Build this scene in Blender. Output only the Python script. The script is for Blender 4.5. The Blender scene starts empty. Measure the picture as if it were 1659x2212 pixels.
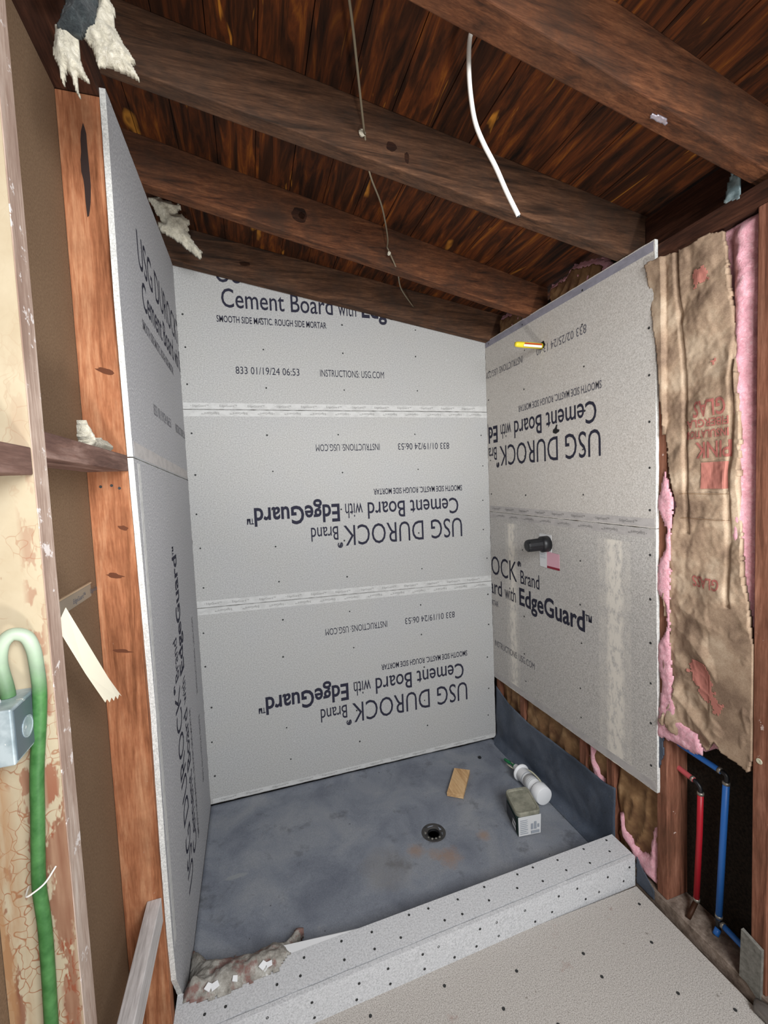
import bpy, bmesh, math, random
from mathutils import Vector, Matrix, noise
random.seed(7)
sc = bpy.context.scene
COL = sc.collection

# ------------------------------------------------------------------ camera
cam_d = bpy.data.cameras.new('camera')
cam = bpy.data.objects.new('camera', cam_d); COL.objects.link(cam); sc.camera = cam
cam_d.sensor_fit = 'HORIZONTAL'; cam_d.sensor_width = 36.0
cam_d.lens = 940.6 / 1659 * 36.0
cam_d.clip_start = 0.02
CAM = Vector((0.26073, -2.12973, 0.54055))
rt = Vector((0.954574, -0.29491, -0.04262)); dn = Vector((-0.058866, -0.046427, -0.997186)); fw = Vector((0.292102, 0.954396, -0.061678))
m = Matrix((rt, -dn, -fw)).transposed().to_4x4(); m.translation = CAM
cam.matrix_world = m

# ------------------------------------------------------------------ light
world = bpy.data.worlds.new('world'); sc.world = world; world.use_nodes = True
bg = world.node_tree.nodes['Background']
bg.inputs[0].default_value = (0.97, 0.985, 1.0, 1); bg.inputs[1].default_value = 0.66
def area(name, loc, tgt, size, watts, color=(1, 1, 1)):
    d = bpy.data.lights.new(name, 'AREA'); d.size = size; d.energy = watts; d.color = color
    o = bpy.data.objects.new(name, d); COL.objects.link(o); o.location = loc
    o.rotation_euler = (Vector(tgt) - Vector(loc)).to_track_quat('-Z', 'Y').to_euler(); return o
area('room_light', (0.85, -3.0, 1.10), (0.6, -0.2, -0.5), 0.9, 64, (0.96, 0.98, 1.0))
wd = bpy.data.lights.new('upward_fill', 'SPOT'); wd.energy = 120; wd.shadow_soft_size = 0.12; wd.spot_size = math.radians(74); wd.spot_blend = 0.6; wd.color = (1.0, 0.975, 0.94)  # unseen spot added near the floor, fill for the rafter undersides
wo = bpy.data.objects.new('upward_fill', wd); COL.objects.link(wo); wo.location = (0.7, -2.3, -0.8)
wo.rotation_euler = (Vector((0.8, -0.95, 1.45)) - Vector((0.7, -2.3, -0.8))).to_track_quat('-Z', 'Y').to_euler()
fl = bpy.data.lights.new('phone_flash', 'SPOT'); fl.energy = 25; fl.shadow_soft_size = 0.02; fl.spot_size = math.radians(106); fl.spot_blend = 1.0
fl.color = (0.97, 0.98, 1.0)
flo = bpy.data.objects.new('phone_flash', fl); COL.objects.link(flo); flo.location = CAM + rt * 0.01 - dn * 0.02
flo.rotation_euler = (-fw).to_track_quat('Z', 'Y').to_euler()
sc.view_settings.view_transform = 'Standard'; sc.view_settings.look = 'None'; sc.view_settings.gamma = 1.0
sc.view_settings.exposure = 0.0

# ------------------------------------------------------------------ constants
W = 1.524
TH = 0.0127
def rz(x): return 1.53 - 0.163 * x            # underside of the rafters
def cz(x): return 1.68 - 0.163 * x            # underside of the roof boards

# ------------------------------------------------------------------ materials
def C(h):
    h = h.lstrip('#'); v = [int(h[i:i+2], 16) / 255 for i in (0, 2, 4)]
    return tuple((a / 12.92 if a <= 0.04045 else ((a + 0.055) / 1.055) ** 2.4) for a in v) + (1,)
class NT:
    def __init__(s, name, rough=0.8, spec=0.3, metal=0.0):
        s.m = bpy.data.materials.new(name); s.m.use_nodes = True; s.t = s.m.node_tree; s.b = s.t.nodes['Principled BSDF']
        s.b.inputs['Roughness'].default_value = rough; s.b.inputs['Specular IOR Level'].default_value = spec; s.b.inputs['Metallic'].default_value = metal
        s._v = None
    def n(s, k): return s.t.nodes.new(k)
    def L(s, a, b): s.t.links.new(a, b)
    def obj(s):
        if s._v is None:
            tc = s.n('ShaderNodeTexCoord'); s._v = tc.outputs['Object']
        return s._v
    def vec(s, scale=(1, 1, 1), loc=(0, 0, 0), rot=(0, 0, 0), jitter=False):
        mp = s.n('ShaderNodeMapping'); s.L(s.obj(), mp.inputs[0]); mp.inputs['Scale'].default_value = scale; mp.inputs['Location'].default_value = loc; mp.inputs['Rotation'].default_value = rot
        if jitter:
            oi = s.n('ShaderNodeObjectInfo'); mu = s.n('ShaderNodeVectorMath'); mu.operation = 'ADD'
            cb = s.n('ShaderNodeVectorMath'); cb.operation = 'SCALE'; cb.inputs[3].default_value = 37.0
            s.L(oi.outputs['Location'], cb.inputs[0]); s.L(mp.outputs[0], mu.inputs[0]); s.L(cb.outputs[0], mu.inputs[1]); return mu.outputs[0]
        return mp.outputs[0]
    def noise(s, v, scale=5, detail=4, rough=0.55, dist=0.0):
        k = s.n('ShaderNodeTexNoise'); s.L(v, k.inputs['Vector']); k.inputs['Scale'].default_value = scale; k.inputs['Detail'].default_value = detail
        k.inputs['Roughness'].default_value = rough; k.inputs['Distortion'].default_value = dist; return k.outputs['Fac']
    def vor(s, v, scale=5, feat='F1'):
        k = s.n('ShaderNodeTexVoronoi'); k.feature = feat; s.L(v, k.inputs['Vector']); k.inputs['Scale'].default_value = scale; return k.outputs['Distance']
    def ramp(s, f, st, mode='LINEAR'):
        r = s.n('ShaderNodeValToRGB'); r.color_ramp.interpolation = mode; e = r.color_ramp.elements
        while len(e) < len(st): e.new(0.5)
        for i, (p, c) in enumerate(st): e[i].position = p; e[i].color = C(c) if isinstance(c, str) else (c, c, c, 1)
        s.L(f, r.inputs[0]); return r.outputs[0]
    def mix(s, f, a, b, mode='MIX'):
        x = s.n('ShaderNodeMix'); x.data_type = 'RGBA'; x.blend_type = mode
        if isinstance(f, (int, float)): x.inputs[0].default_value = f
        else: s.L(f, x.inputs[0])
        for q, i in ((a, 6), (b, 7)):
            if isinstance(q, str): x.inputs[i].default_value = C(q)
            elif isinstance(q, (int, float)): x.inputs[i].default_value = (q, q, q, 1)
            else: s.L(q, x.inputs[i])
        return x.outputs[2]
    def math(s, op, a, b=0.5):
        x = s.n('ShaderNodeMath'); x.operation = op; x.use_clamp = False
        for q, i in ((a, 0), (b, 1)):
            if isinstance(q, (int, float)): x.inputs[i].default_value = q
            else: s.L(q, x.inputs[i])
        return x.outputs[0]
    def xyz(s):
        k = s.n('ShaderNodeSeparateXYZ'); s.L(s.obj(), k.inputs[0]); return k.outputs
    def band(s, v, a, b, soft=0.01):
        m1 = s.n('ShaderNodeMapRange'); s.L(v, m1.inputs[0]); m1.inputs[1].default_value = a - soft; m1.inputs[2].default_value = a + soft
        m2 = s.n('ShaderNodeMapRange'); s.L(v, m2.inputs[0]); m2.inputs[1].default_value = b - soft; m2.inputs[2].default_value = b + soft; m2.inputs[3].default_value = 1; m2.inputs[4].default_value = 0
        return s.math('MULTIPLY', m1.outputs[0], m2.outputs[0])
    def col(s, c):
        if isinstance(c, str): s.b.inputs['Base Color'].default_value = C(c)
        else: s.L(c, s.b.inputs['Base Color'])
    def bump(s, f, strength=0.3, dist=0.002):
        b = s.n('ShaderNodeBump'); b.inputs['Strength'].default_value = strength; b.inputs['Distance'].default_value = dist; s.L(f, b.inputs['Height']); s.L(b.outputs[0], s.b.inputs['Normal'])
def flat(name, c, rough=0.6, spec=0.3, metal=0.0):
    t = NT(name, rough, spec, metal); t.col(c); return t.m

def cement(name, base, tan, dark, light, patches=(), axis=1, bl=0.35, scratches=0):
    t = NT(name, 0.92, 0.12)
    v = t.vec(jitter=True)
    big = t.noise(v, 2.2, 3, 0.5)
    c = t.ramp(big, [(0.35, base), (0.5, tan), (0.66, base)])
    f = t.noise(v, 190, 3, 0.75)
    c = t.mix(0.72, c, t.ramp(f, [(0.32, dark), (0.5, base), (0.68, light)]))
    g = t.noise(v, 700, 2, 0.8)
    c = t.mix(0.42, c, t.ramp(g, [(0.35, 0.10), (0.65, 0.88)]), 'SOFT_LIGHT')
    s1 = t.noise(v, 38, 2, 0.5)
    c = t.mix(t.ramp(s1, [(0.73, 0.0), (0.76, 0.55)]), c, light)
    if scratches:
        sv = t.vec((1, 1, 0.06), jitter=True)
        c = t.mix(t.ramp(t.noise(sv, 160, 3, 0.7), [(0.64, 0.0), (0.72, 0.5)]), c, light)
    o = t.xyz()
    for (a, b, z0, z1) in patches:
        m1 = t.math('MULTIPLY', t.band(o[axis], a, b, 0.003), t.band(o[2], z0, z1, 0.004))
        pm = t.ramp(t.noise(t.vec((1, 1, 0.5)), 42, 5, 0.7), [(0.40, 0.15), (0.56, 1.0)])
        mid = t.math('ADD', t.band(o[axis], a + (b - a) * 0.25, b - (b - a) * 0.3, 0.012), 0.30)
        c = t.mix(t.math('MULTIPLY', t.math('MULTIPLY', m1, pm), mid), c, '#e0dacf')
    t.col(c); t.bump(f, 0.5, 0.0012); return t.m

def wood(name, dark, mid, light, axis='z', grime=None, rough=0.85, knots=True, gamt=0.5, paint=None, pthr=0.62, sc_=1.0):
    """Sawn lumber: grain along the given axis."""
    t = NT(name, rough, 0.2)
    st = {'x': (0.09, 1, 1), 'y': (1, 0.09, 1), 'z': (1, 1, 0.09)}[axis]
    v = t.vec(st, jitter=True)
    w = t.noise(v, 34 * sc_, 5, 0.65, 0.6)
    fine = t.noise(v, 210 * sc_, 3, 0.7)
    c = t.ramp(w, [(0.30, dark), (0.5, mid), (0.72, light)])
    c = t.mix(0.35, c, t.ramp(fine, [(0.35, 0.12), (0.65, 0.88)]), 'SOFT_LIGHT')
    if knots:
        st2 = {'x': (0.35, 1, 1), 'y': (1, 0.35, 1), 'z': (1, 1, 0.35)}[axis]
        kd = t.vor(t.vec(st2, jitter=True), 5.5)
        c = t.mix(t.ramp(kd, [(0.05, 0.85), (0.16, 0.0)]), c, dark)
    if grime:
        gm = t.noise(t.vec(jitter=True), 5, 5, 0.7)
        c = t.mix(t.ramp(gm, [(0.42, 0.0), (0.68, gamt)]), c, grime)
    if paint:
        pm = t.noise(t.vec(jitter=True), 26, 5, 0.7)
        c = t.mix(t.ramp(pm, [(pthr, 0.0), (pthr + 0.03, 0.9)]), c, paint)
    t.col(c); t.bump(t.mix(0.5, w, fine), 0.35, 0.002); return t.m

MB_back = cement('cement_board_face', '#adadac', '#b0aea8', '#8f8f8e', '#c6c6c5')
MB_left = cement('cement_board_scuffed', '#a9a9ac', '#a3a3a4', '#85868a', '#d6d6d6', scratches=1)
MB_right = cement('cement_board_right', '#c6c2bc', '#c4bdb4', '#a39e98', '#dedad5')
MB_rlow = cement('cement_board_smeared', '#bab7b3', '#b9b4ad', '#918e8a', '#d8d5d0', patches=((-0.332, -0.182, -2, 0.872), (0.345, 0.455, -2, 0.885)), axis=1)
MB_core = cement('cement_board_core', '#cfcfcb', '#cfcfcb', '#a9a9a5', '#ecebe6')
MB_curb = cement('cement_curb', '#c8c9cb', '#c5c5c6', '#a0a1a2', '#dcdcdd')
t = NT('cement_floor_board', 0.92, 0.12)
v = t.vec(); c = t.ramp(t.noise(v, 3, 3), [(0.35, '#b6b2ad'), (0.65, '#b4aea7')])
f = t.noise(v, 330, 3, 0.8); c = t.mix(0.8, c, t.ramp(f, [(0.35, '#736e69'), (0.5, '#b7b1aa'), (0.68, '#d8d4cf')]))
c = t.mix(t.ramp(t.noise(v, 40, 3, 0.6), [(0.70, 0), (0.76, 0.7)]), c, '#6d665e')
c = t.mix(t.ramp(t.noise(t.vec(loc=(3, 1, 0)), 7, 5, 0.75), [(0.64, 0), (0.74, 0.45)]), c, '#8b6558')
t.col(c); t.bump(f, 0.4, 0.001); M_floor = t.m
def tape_mat(name, base, lo):
    t = NT(name, 0.85, 0.15); v = t.vec((1, 1, 1), jitter=True)
    c = t.ramp(t.noise(t.vec((0.6, 0.6, 1.0), jitter=True), 40, 3, 0.6), [(0.40, lo), (0.55, base)])
    c = t.mix(0.4, c, t.ramp(t.noise(t.vec(jitter=True), 260, 3, 0.75), [(0.32, lo), (0.68, base)]))
    t.col(c); return t.m
M_tape = tape_mat('edge_mesh_light', '#c9c9c7', '#b5b5b3')
M_tape_d = tape_mat('edge_mesh_grey', '#9795a0', '#86858f')
M_tape_m = tape_mat('edge_mesh_mid', '#bbb7b4', '#aaa6a4')
M_ink = flat('printed_ink', '#30303d', 0.8, 0.1)
M_inkf = flat('faded_ink', '#67666c', 0.8, 0.1)
M_inkl = flat('pale_ink', '#7f7e7c', 0.8, 0.1)
M_screw = flat('screw_metal', '#3b3c3c', 0.6, 0.3, 0.3)
M_black = flat('black_marker_smear', '#111113', 0.6)
M_raft = wood('rafter_wood', '#301d13', '#5c3824', '#7a4e33', 'x', '#3a2b22', gamt=0.75, sc_=1.6)
M_raft2 = wood('rafter_wood_grey', '#291c14', '#533929', '#6f4f3a', 'x', '#3b3029', gamt=0.75, sc_=1.6)
M_stud_o = wood('orange_stud_wood', '#74462c', '#a56b4a', '#c08d69', 'z', '#633b26', paint='#a8907e', pthr=0.69)
M_stud_b = wood('brown_stud_wood', '#4f2f23', '#835542', '#9f6f5a', 'z', '#624433', paint='#c9b4aa', pthr=0.67)
M_plate = wood('dark_plate_wood', '#1d100b', '#3f251a', '#5a3828', 'y', '#2a1a12')
M_block = wood('blocking_wood', '#4b352f', '#73574d', '#9a8076', 'y', '#5b463e', paint='#d3c6c8', pthr=0.72)
M_greylum = wood('weathered_lumber', '#a09a97', '#c0bbb9', '#d4cfcc', 'y', '#a59e9a', knots=True)
M_small = wood('pale_plywood', '#a8845c', '#c9a478', '#dcbc90', 'y', None, knots=False)
M_nearwood = wood('scuffed_grey_wood', '#8a7366', '#b09b8d', '#cbbcb0', 'z', '#84695c', paint='#d8d0cc', pthr=0.60)

# roof boards: per-board tone, grain along Y, tan knots and streaks
t = NT('roof_board_wood', 0.8, 0.2)
o = t.xyz(); bi = t.math('FLOOR', t.math('DIVIDE', o[0], 0.118), 0)
wn = t.n('ShaderNodeTexWhiteNoise'); wn.noise_dimensions = '1D'; t.L(bi, wn.inputs['W'])
off = t.n('ShaderNodeVectorMath'); off.operation = 'ADD'; t.L(t.vec((1, 0.11, 1)), off.inputs[0]); t.L(wn.outputs['Color'], off.inputs[1])
vv = t.n('ShaderNodeVectorMath'); vv.operation = 'SCALE'; t.L(off.outputs[0], vv.inputs[0]); vv.inputs[3].default_value = 1.0
w = t.noise(vv.outputs[0], 30, 5, 0.65, 0.8)
c = t.ramp(w, [(0.30, '#100702'), (0.46, '#341a0a'), (0.58, '#552a10'), (0.72, '#7d4816')])
c = t.mix(t.ramp(t.noise(vv.outputs[0], 15, 3, 0.6, 1.5), [(0.66, 0), (0.74, 0.8)]), c, '#b8792a')
c = t.mix(0.55, c, t.ramp(wn.outputs['Value'], [(0.0, 0.22), (1.0, 0.74)]), 'OVERLAY')
off2 = t.n('ShaderNodeVectorMath'); off2.operation = 'ADD'; t.L(t.vec((1, 0.42, 1)), off2.inputs[0]); t.L(wn.outputs['Color'], off2.inputs[1])
kn = t.n('ShaderNodeTexNoise'); kn.inputs['Scale'].default_value = 16; t.L(off2.outputs[0], kn.inputs['Vector'])
ks = t.n('ShaderNodeVectorMath'); ks.operation = 'SCALE'; ks.inputs[3].default_value = 0.09; t.L(kn.outputs['Color'], ks.inputs[0])
ka = t.n('ShaderNodeVectorMath'); ka.operation = 'ADD'; t.L(off2.outputs[0], ka.inputs[0]); t.L(ks.outputs[0], ka.inputs[1])
kd = t.vor(ka.outputs[0], 5.0)
c = t.mix(t.ramp(kd, [(0.07, 0.75), (0.13, 0.0)]), c, '#b0752c')
c = t.mix(t.ramp(kd, [(0.03, 0.9), (0.06, 0.0)]), c, '#3a1c0b')
t.col(c); t.bump(w, 0.4, 0.002); M_roof = t.m
M_roofback = flat('roofing_felt', '#120c08', 0.9)

# near stud: cream paint, crackled and flaking off red-brown wood
t = NT('flaking_cream_paint', 0.7, 0.3)
v = t.vec(); dist = t.noise(v, 9, 4, 0.6)
wv = t.n('ShaderNodeVectorMath'); wv.operation = 'ADD'; sc3 = t.n('ShaderNodeVectorMath'); sc3.operation = 'SCALE'; sc3.inputs[3].default_value = 0.05
nn = t.n('ShaderNodeTexNoise'); nn.inputs['Scale'].default_value = 22; t.L(v, nn.inputs['Vector']); t.L(nn.outputs['Color'], sc3.inputs[0]); t.L(v, wv.inputs[0]); t.L(sc3.outputs[0], wv.inputs[1])
mp = t.n('ShaderNodeMapping'); mp.inputs['Scale'].default_value = (1, 1, 0.55); t.L(wv.outputs[0], mp.inputs[0])
cr = t.vor(mp.outputs[0], 62, 'DISTANCE_TO_EDGE')
o = t.xyz()
paint = t.ramp(t.noise(v, 14, 4), [(0.35, '#a99a80'), (0.65, '#b2a58c')])
lowz = t.n('ShaderNodeMapRange'); t.L(o[2], lowz.inputs[0]); lowz.inputs[1].default_value = 1.70; lowz.inputs[2].default_value = 0.95; lowz.inputs[3].default_value = 0.0; lowz.inputs[4].default_value = 1.0
crk = t.ramp(cr, [(0.012, 1.0), (0.035, 0.0)])
patchy = t.ramp(t.noise(v, 11, 3), [(0.42, 0.0), (0.52, 1.0)])
c = t.mix(t.math('MULTIPLY', t.math('MULTIPLY', crk, patchy), t.math('ADD', t.math('MULTIPLY', lowz.outputs[0], 0.85), 0.05)), paint, '#8d5a3c')
edge = t.band(o[0], 0.066, 0.084, 0.004)
pe = t.ramp(t.noise(t.vec((1.0, 1, 0.4)), 30, 4, 0.6), [(0.47, 0), (0.50, 1)])
em = t.math('MULTIPLY', t.math('MULTIPLY', edge, pe), lowz.outputs[0])
c = t.mix(em, c, '#864c35')
lp = t.math('ADD', t.noise(t.vec((1, 1, 0.35)), 17, 5, 0.65), t.math('MULTIPLY', lowz.outputs[0], 0.16))
c = t.mix(t.ramp(lp, [(0.68, 0), (0.70, 1)]), c, t.ramp(t.noise(t.vec((1, 1, 0.1)), 60, 3), [(0.3, '#744834'), (0.7, '#9c7a62')]))
lf = t.math('MULTIPLY', t.band(o[0], -0.05, 0.024, 0.008), t.math('ADD', lowz.outputs[0], -0.05))
c = t.mix(t.math('MULTIPLY', lf, t.ramp(t.noise(t.vec((1, 1, 0.15)), 38, 4), [(0.40, 0), (0.52, 0.9)])), c, '#9b7450')
t.col(c); t.bump(cr, 0.25, 0.001); M_cream = t.m

# back of the drywall: grey-brown paper
t = NT('drywall_back_paper', 0.9, 0.1); v = t.vec()
c = t.ramp(t.noise(v, 3, 4), [(0.3, '#6f5a47'), (0.7, '#7c6651')])
c = t.mix(0.4, c, t.ramp(t.noise(v, 240, 3, 0.7), [(0.3, '#5c4836'), (0.7, '#9a8066')]))
c = t.mix(t.ramp(t.noise(t.vec((1, 2.2, 0.6)), 24, 3), [(0.77, 0), (0.79, 0.8)]), c, '#cfc4b4')
t.col(c); M_paper = t.m
M_outer = flat('outer_sheathing', '#2a211a', 0.9)
t = NT('black_building_paper', 0.85, 0.2); c = t.ramp(t.noise(t.vec(), 120, 4, 0.8), [(0.35, '#100e0b'), (0.7, '#352d24')]); t.col(c); M_felt = t.m

# shower liner
def liner(name, a, b, cc, rust=True):
    t = NT(name, 0.55, 0.35); v = t.vec()
    c = t.ramp(t.noise(v, 4.5, 5, 0.6, 0.6), [(0.32, a), (0.5, b), (0.70, cc)])
    c = t.mix(0.4, c, t.ramp(t.noise(v, 260, 3, 0.8), [(0.3, 0.15), (0.7, 0.85)]), 'SOFT_LIGHT')
    c = t.mix(t.ramp(t.noise(t.vec(loc=(5, 2, 0)), 9, 4, 0.7), [(0.58, 0), (0.72, 0.55)]), c, '#45464b')
    c = t.mix(t.ramp(t.noise(t.vec(loc=(1, 7, 0)), 26, 5, 0.75), [(0.62, 0), (0.72, 0.35)]), c, '#8e8f90')
    c = t.mix(t.ramp(t.noise(t.vec(loc=(9, 7, 0)), 45, 2, 0.5), [(0.76, 0), (0.78, 0.8)]), c, '#2e2f33')
    if rust:
        o = t.xyz()
        for (x, y, r, s) in ((0.055, -0.125, 0.035, 0.55), (0.17, -0.195, 0.05, 0.6), (0.35, -0.150, 0.028, 0.6), (0.12, -0.165, 0.03, .4)):
            dx = t.math('SUBTRACT', o[0], x); dy = t.math('SUBTRACT', o[1], y)
            d = t.math('SQRT', t.math('ADD', t.math('MULTIPLY', dx, dx), t.math('MULTIPLY', dy, dy)))
            d = t.math('ADD', t.math('DIVIDE', d, r), t.math('MULTIPLY', t.noise(v, 40, 4, 0.7), 1.6))
            c = t.mix(t.ramp(t.math('MULTIPLY', d, 0.5), [(0.55, s), (1.0, 0)]), c, '#94765f')
        for (x, y, rx, ry) in ((-0.635, 0.0, 0.05, 0.012), (-0.08, -0.16, 0.11, 0.11)):
            dx = t.math('DIVIDE', t.math('SUBTRACT', o[0], x), rx); dy = t.math('DIVIDE', t.math('SUBTRACT', o[1], y), ry)
            d = t.math('ADD', t.math('MULTIPLY', dx, dx), t.math('MULTIPLY', dy, dy))
            d = t.math('ADD', d, t.math('MULTIPLY', t.noise(v, 30, 3), 1.0))
            c = t.mix(t.ramp(t.math('MULTIPLY', d, 0.4), [(0.3, 0.45 if rx < .06 else 0.3), (0.62, 0)]), c, '#9a9d9a' if rx < .06 else '#7d776f')
    t.col(c); t.bump(t.noise(v, 12, 4), 0.3, 0.006); return t.m
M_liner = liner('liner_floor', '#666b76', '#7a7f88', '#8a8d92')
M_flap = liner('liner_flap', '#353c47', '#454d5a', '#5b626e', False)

def fibre(name, a, b, cc):
    t = NT(name, 1.0, 0.05); v = t.vec()
    f = t.noise(v, 90, 6, 0.8, 1.0); c = t.ramp(f, [(0.3, a), (0.5, b), (0.7, cc)]); t.col(c); t.bump(f, 0.8, 0.006)
    t.b.inputs['Sheen Weight'].default_value = 0.15; return t.m
M_pink = fibre('pink_fibreglass', '#da96a3', '#f0b2be', '#fad4da')
M_wool = fibre('cream_wool', '#a39c8c', '#cfc8b4', '#ece6d8')
M_dkwool = fibre('black_cloth', '#1a1d1f', '#34393b', '#4f5656')
t = NT('kraft_paper', 0.75, 0.25); v = t.vec()
c = t.ramp(t.noise(v, 7, 4, 0.6), [(0.36, '#836d5b'), (0.5, '#a68e77'), (0.64, '#c2ad95')])
c = t.mix(0.35, c, t.ramp(t.noise(v, 300, 3, 0.8), [(0.3, 0.1), (0.7, 0.9)]), 'SOFT_LIGHT'); t.col(c); M_kraft = t.m
t = NT('dark_kraft_paper', 0.8, 0.2); v = t.vec()
c = t.ramp(t.noise(v, 14, 4, 0.6), [(0.34, '#664833'), (0.55, '#8a6a4a'), (0.7, '#a58561')]); t.col(c); M_kraft_d = t.m
M_red = flat('red_print', '#a0625a', 0.8, 0.1)
M_pinkp = flat('pink_print', '#b3766a', 0.8, 0.1)
M_bluepex = flat('blue_tube', '#2f6fc0', 0.4, 0.4)
M_redpex = flat('red_tube', '#b3202e', 0.4, 0.4)
M_redpex2 = flat('dusty_red_tube', '#bb5559', 0.5, 0.3)
M_blackp = flat('black_plastic', '#16171a', 0.45, 0.5)
M_metal = flat('crimp_metal', '#8f8a80', 0.4, 0.5, 0.6)
M_copper = flat('dull_copper', '#3c2416', 0.6, 0.3, 0.4)
M_white = flat('white_plastic', '#e6e7e8', 0.45, 0.4)
M_greenp = flat('green_plastic', '#0f6a3d', 0.4, 0.5)
M_beige = flat('beige_plastic', '#c9c6ad', 0.5, 0.4)
M_yellow = flat('yellow_plastic', '#e9d335', 0.4, 0.4)
M_redline = flat('red_line', '#c4302b', 0.5, 0.3)
t = NT('green_flex_conduit', 0.5, 0.35); v = t.vec(); c = t.ramp(t.noise(v, 60, 4), [(0.3, '#2c5a2a'), (0.7, '#4a7a44')])
o = t.xyz(); hz = t.n('ShaderNodeMapRange'); t.L(o[2], hz.inputs[0]); hz.inputs[1].default_value = 1.19; hz.inputs[2].default_value = 1.265
c = t.mix(t.math('MULTIPLY', hz.outputs[0], 0.75), c, '#b9c4b2'); t.col(c); M_conduit = t.m
t = NT('galvanised_steel', 0.45, 0.5, 0.35); v = t.vec(); c = t.ramp(t.noise(v, 40, 4), [(0.35, '#8e9ea4'), (0.65, '#b9c6ca')])
c = t.mix(t.ramp(t.noise(v, 70, 3), [(0.66, 0), (0.68, 1)]), c, '#ebebe8'); t.col(c); M_galv = t.m
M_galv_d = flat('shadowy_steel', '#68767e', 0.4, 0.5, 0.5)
M_masktape = flat('masking_tape', '#f6efd8', 0.7, 0.2)
M_cablew = flat('white_cable_jacket', '#e9e6df', 0.4, 0.4)
M_wire = flat('old_grey_wire', '#6f6553', 0.6, 0.3)
t = NT('dusty_box_lid', 0.9, 0.15); v = t.vec(); c = t.ramp(t.noise(v, 26, 5, 0.7), [(0.3, '#6f6f62'), (0.5, '#8c8b7c'), (0.7, '#9f9c8c')]); t.col(c); M_dustlid = t.m
M_boxgreen = flat('dark_green_box', '#27413a', 0.5, 0.4)
M_label = flat('white_label', '#d7d8d8', 0.6, 0.2)
M_labelp = flat('pink_label', '#d9a9b5', 0.6, 0.2)
M_labelg = flat('label_print_grey', '#9aa0a8', 0.7, 0.1)
M_labelr = flat('label_strip_red', '#8a2f3d', 0.7, 0.1)
M_drain = flat('drain_grey', '#3b3938', 0.6, 0.4)
M_draind = flat('drain_dark', '#0d0e10', 0.7, 0.2)
t = NT('dusty_debris', 0.9, 0.1); v = t.vec(); c = t.ramp(t.noise(v, 24, 5, 0.8), [(0.33, '#6f6a63'), (0.5, '#98948c'), (0.66, '#b8b5ae')])
c = t.mix(t.ramp(t.noise(t.vec((1, 1, 1), loc=(2, 0, 0)), 13, 4, 0.7), [(0.50, 0), (0.58, 0.75)]), c, '#7e5650')
c = t.mix(t.ramp(t.noise(t.vec(loc=(8, 0, 0)), 22, 3, 0.7), [(0.66, 0), (0.69, 0.9)]), c, '#cfcfcd'); t.col(c); t.bump(t.noise(v, 40, 4), 0.8, 0.006); M_debris = t.m
t = NT('clear_plastic', 0.15, 0.6); t.col('#b9b2ac'); t.b.inputs['Transmission Weight'].default_value = 0.75; t.b.inputs['IOR'].default_value = 1.35; M_clear = t.m
t = NT('grey_blue_sheet', 0.35, 0.5); t.col(t.ramp(t.noise(t.vec(), 45, 4), [(0.4, '#57676a'), (0.7, '#93a2a4')])); M_bag = t.m
t = NT('dusty_wood_plate', 0.9, 0.15); v = t.vec(); c = t.ramp(t.noise(v, 20, 5, 0.75), [(0.3, '#4c4038'), (0.5, '#7d6f64'), (0.7, '#a4968a')]); t.col(c); t.bump(t.noise(v, 60, 4), 0.6, 0.003); M_dusty = t.m
t = NT('grey_offcut', 0.9, 0.1); t.col(t.ramp(t.noise(t.vec(), 60, 4, 0.7), [(0.3, '#5d5b55'), (0.7, '#87857e')])); M_offcut = t.m
M_silverpaper = flat('foil_scrap', '#c8c0cc', 0.25, 0.6, 0.7)

# ------------------------------------------------------------------ builders
ROOT = {}
def thing(name, label, cat, loc, group=None):
    o = bpy.data.objects.new(name, None); COL.objects.link(o); o.location = loc; o.empty_display_size = 0.02
    ROOT[o.name] = Vector(loc); o['label'] = label; o['category'] = cat
    if group: o['group'] = group
    return o
def base(p):
    return ROOT[p.name]
def mesh(name, V, F, mats, parent=None, loc=None, slots=None, smooth=False, bevel=0.0):
    """V in world coordinates; the object's origin is at loc or at its parent's origin."""
    if parent is not None: L0 = base(parent)
    else: L0 = Vector(loc) if loc is not None else Vector((sum(v[0] for v in V) / len(V), sum(v[1] for v in V) / len(V), min(v[2] for v in V)))
    me = bpy.data.meshes.new(name)
    me.from_pydata([(v[0] - L0.x, v[1] - L0.y, v[2] - L0.z) for v in V], [], F)
    if not isinstance(mats, (list, tuple)): mats = [mats]
    for q in mats: me.materials.append(q)
    if slots:
        for p, s in zip(me.polygons, slots): p.material_index = s
    if smooth: me.polygons.foreach_set('use_smooth', [True] * len(me.polygons))
    b = bmesh.new(); b.from_mesh(me); bmesh.ops.recalc_face_normals(b, faces=b.faces); b.to_mesh(me); b.free()
    o = bpy.data.objects.new(name, me); COL.objects.link(o)
    if parent is not None: o.parent = parent
    else: o.location = L0
    ROOT[o.name] = L0
    if bevel:
        md = o.modifiers.new('bevel', 'BEVEL'); md.width = bevel; md.segments = 2; md.limit_method = 'ANGLE'
    return o
def tag(o, label, cat, group=None):
    o['label'] = label; o['category'] = cat
    if group: o['group'] = group
    return o
def struct(o): o['kind'] = 'structure'; return o
def box(x0, x1, y0, y1, z0, z1):
    V = [(x, y, z) for z in (z0, z1) for y in (y0, y1) for x in (x0, x1)]
    return V, [(0, 2, 3, 1), (4, 5, 7, 6), (0, 1, 5, 4), (2, 6, 7, 3), (0, 4, 6, 2), (1, 3, 7, 5)]
def join(*parts):
    V, F = [], []
    for v, f in parts:
        n = len(V); V += list(v); F += [tuple(i + n for i in q) for q in f]
    return V, F
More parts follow.
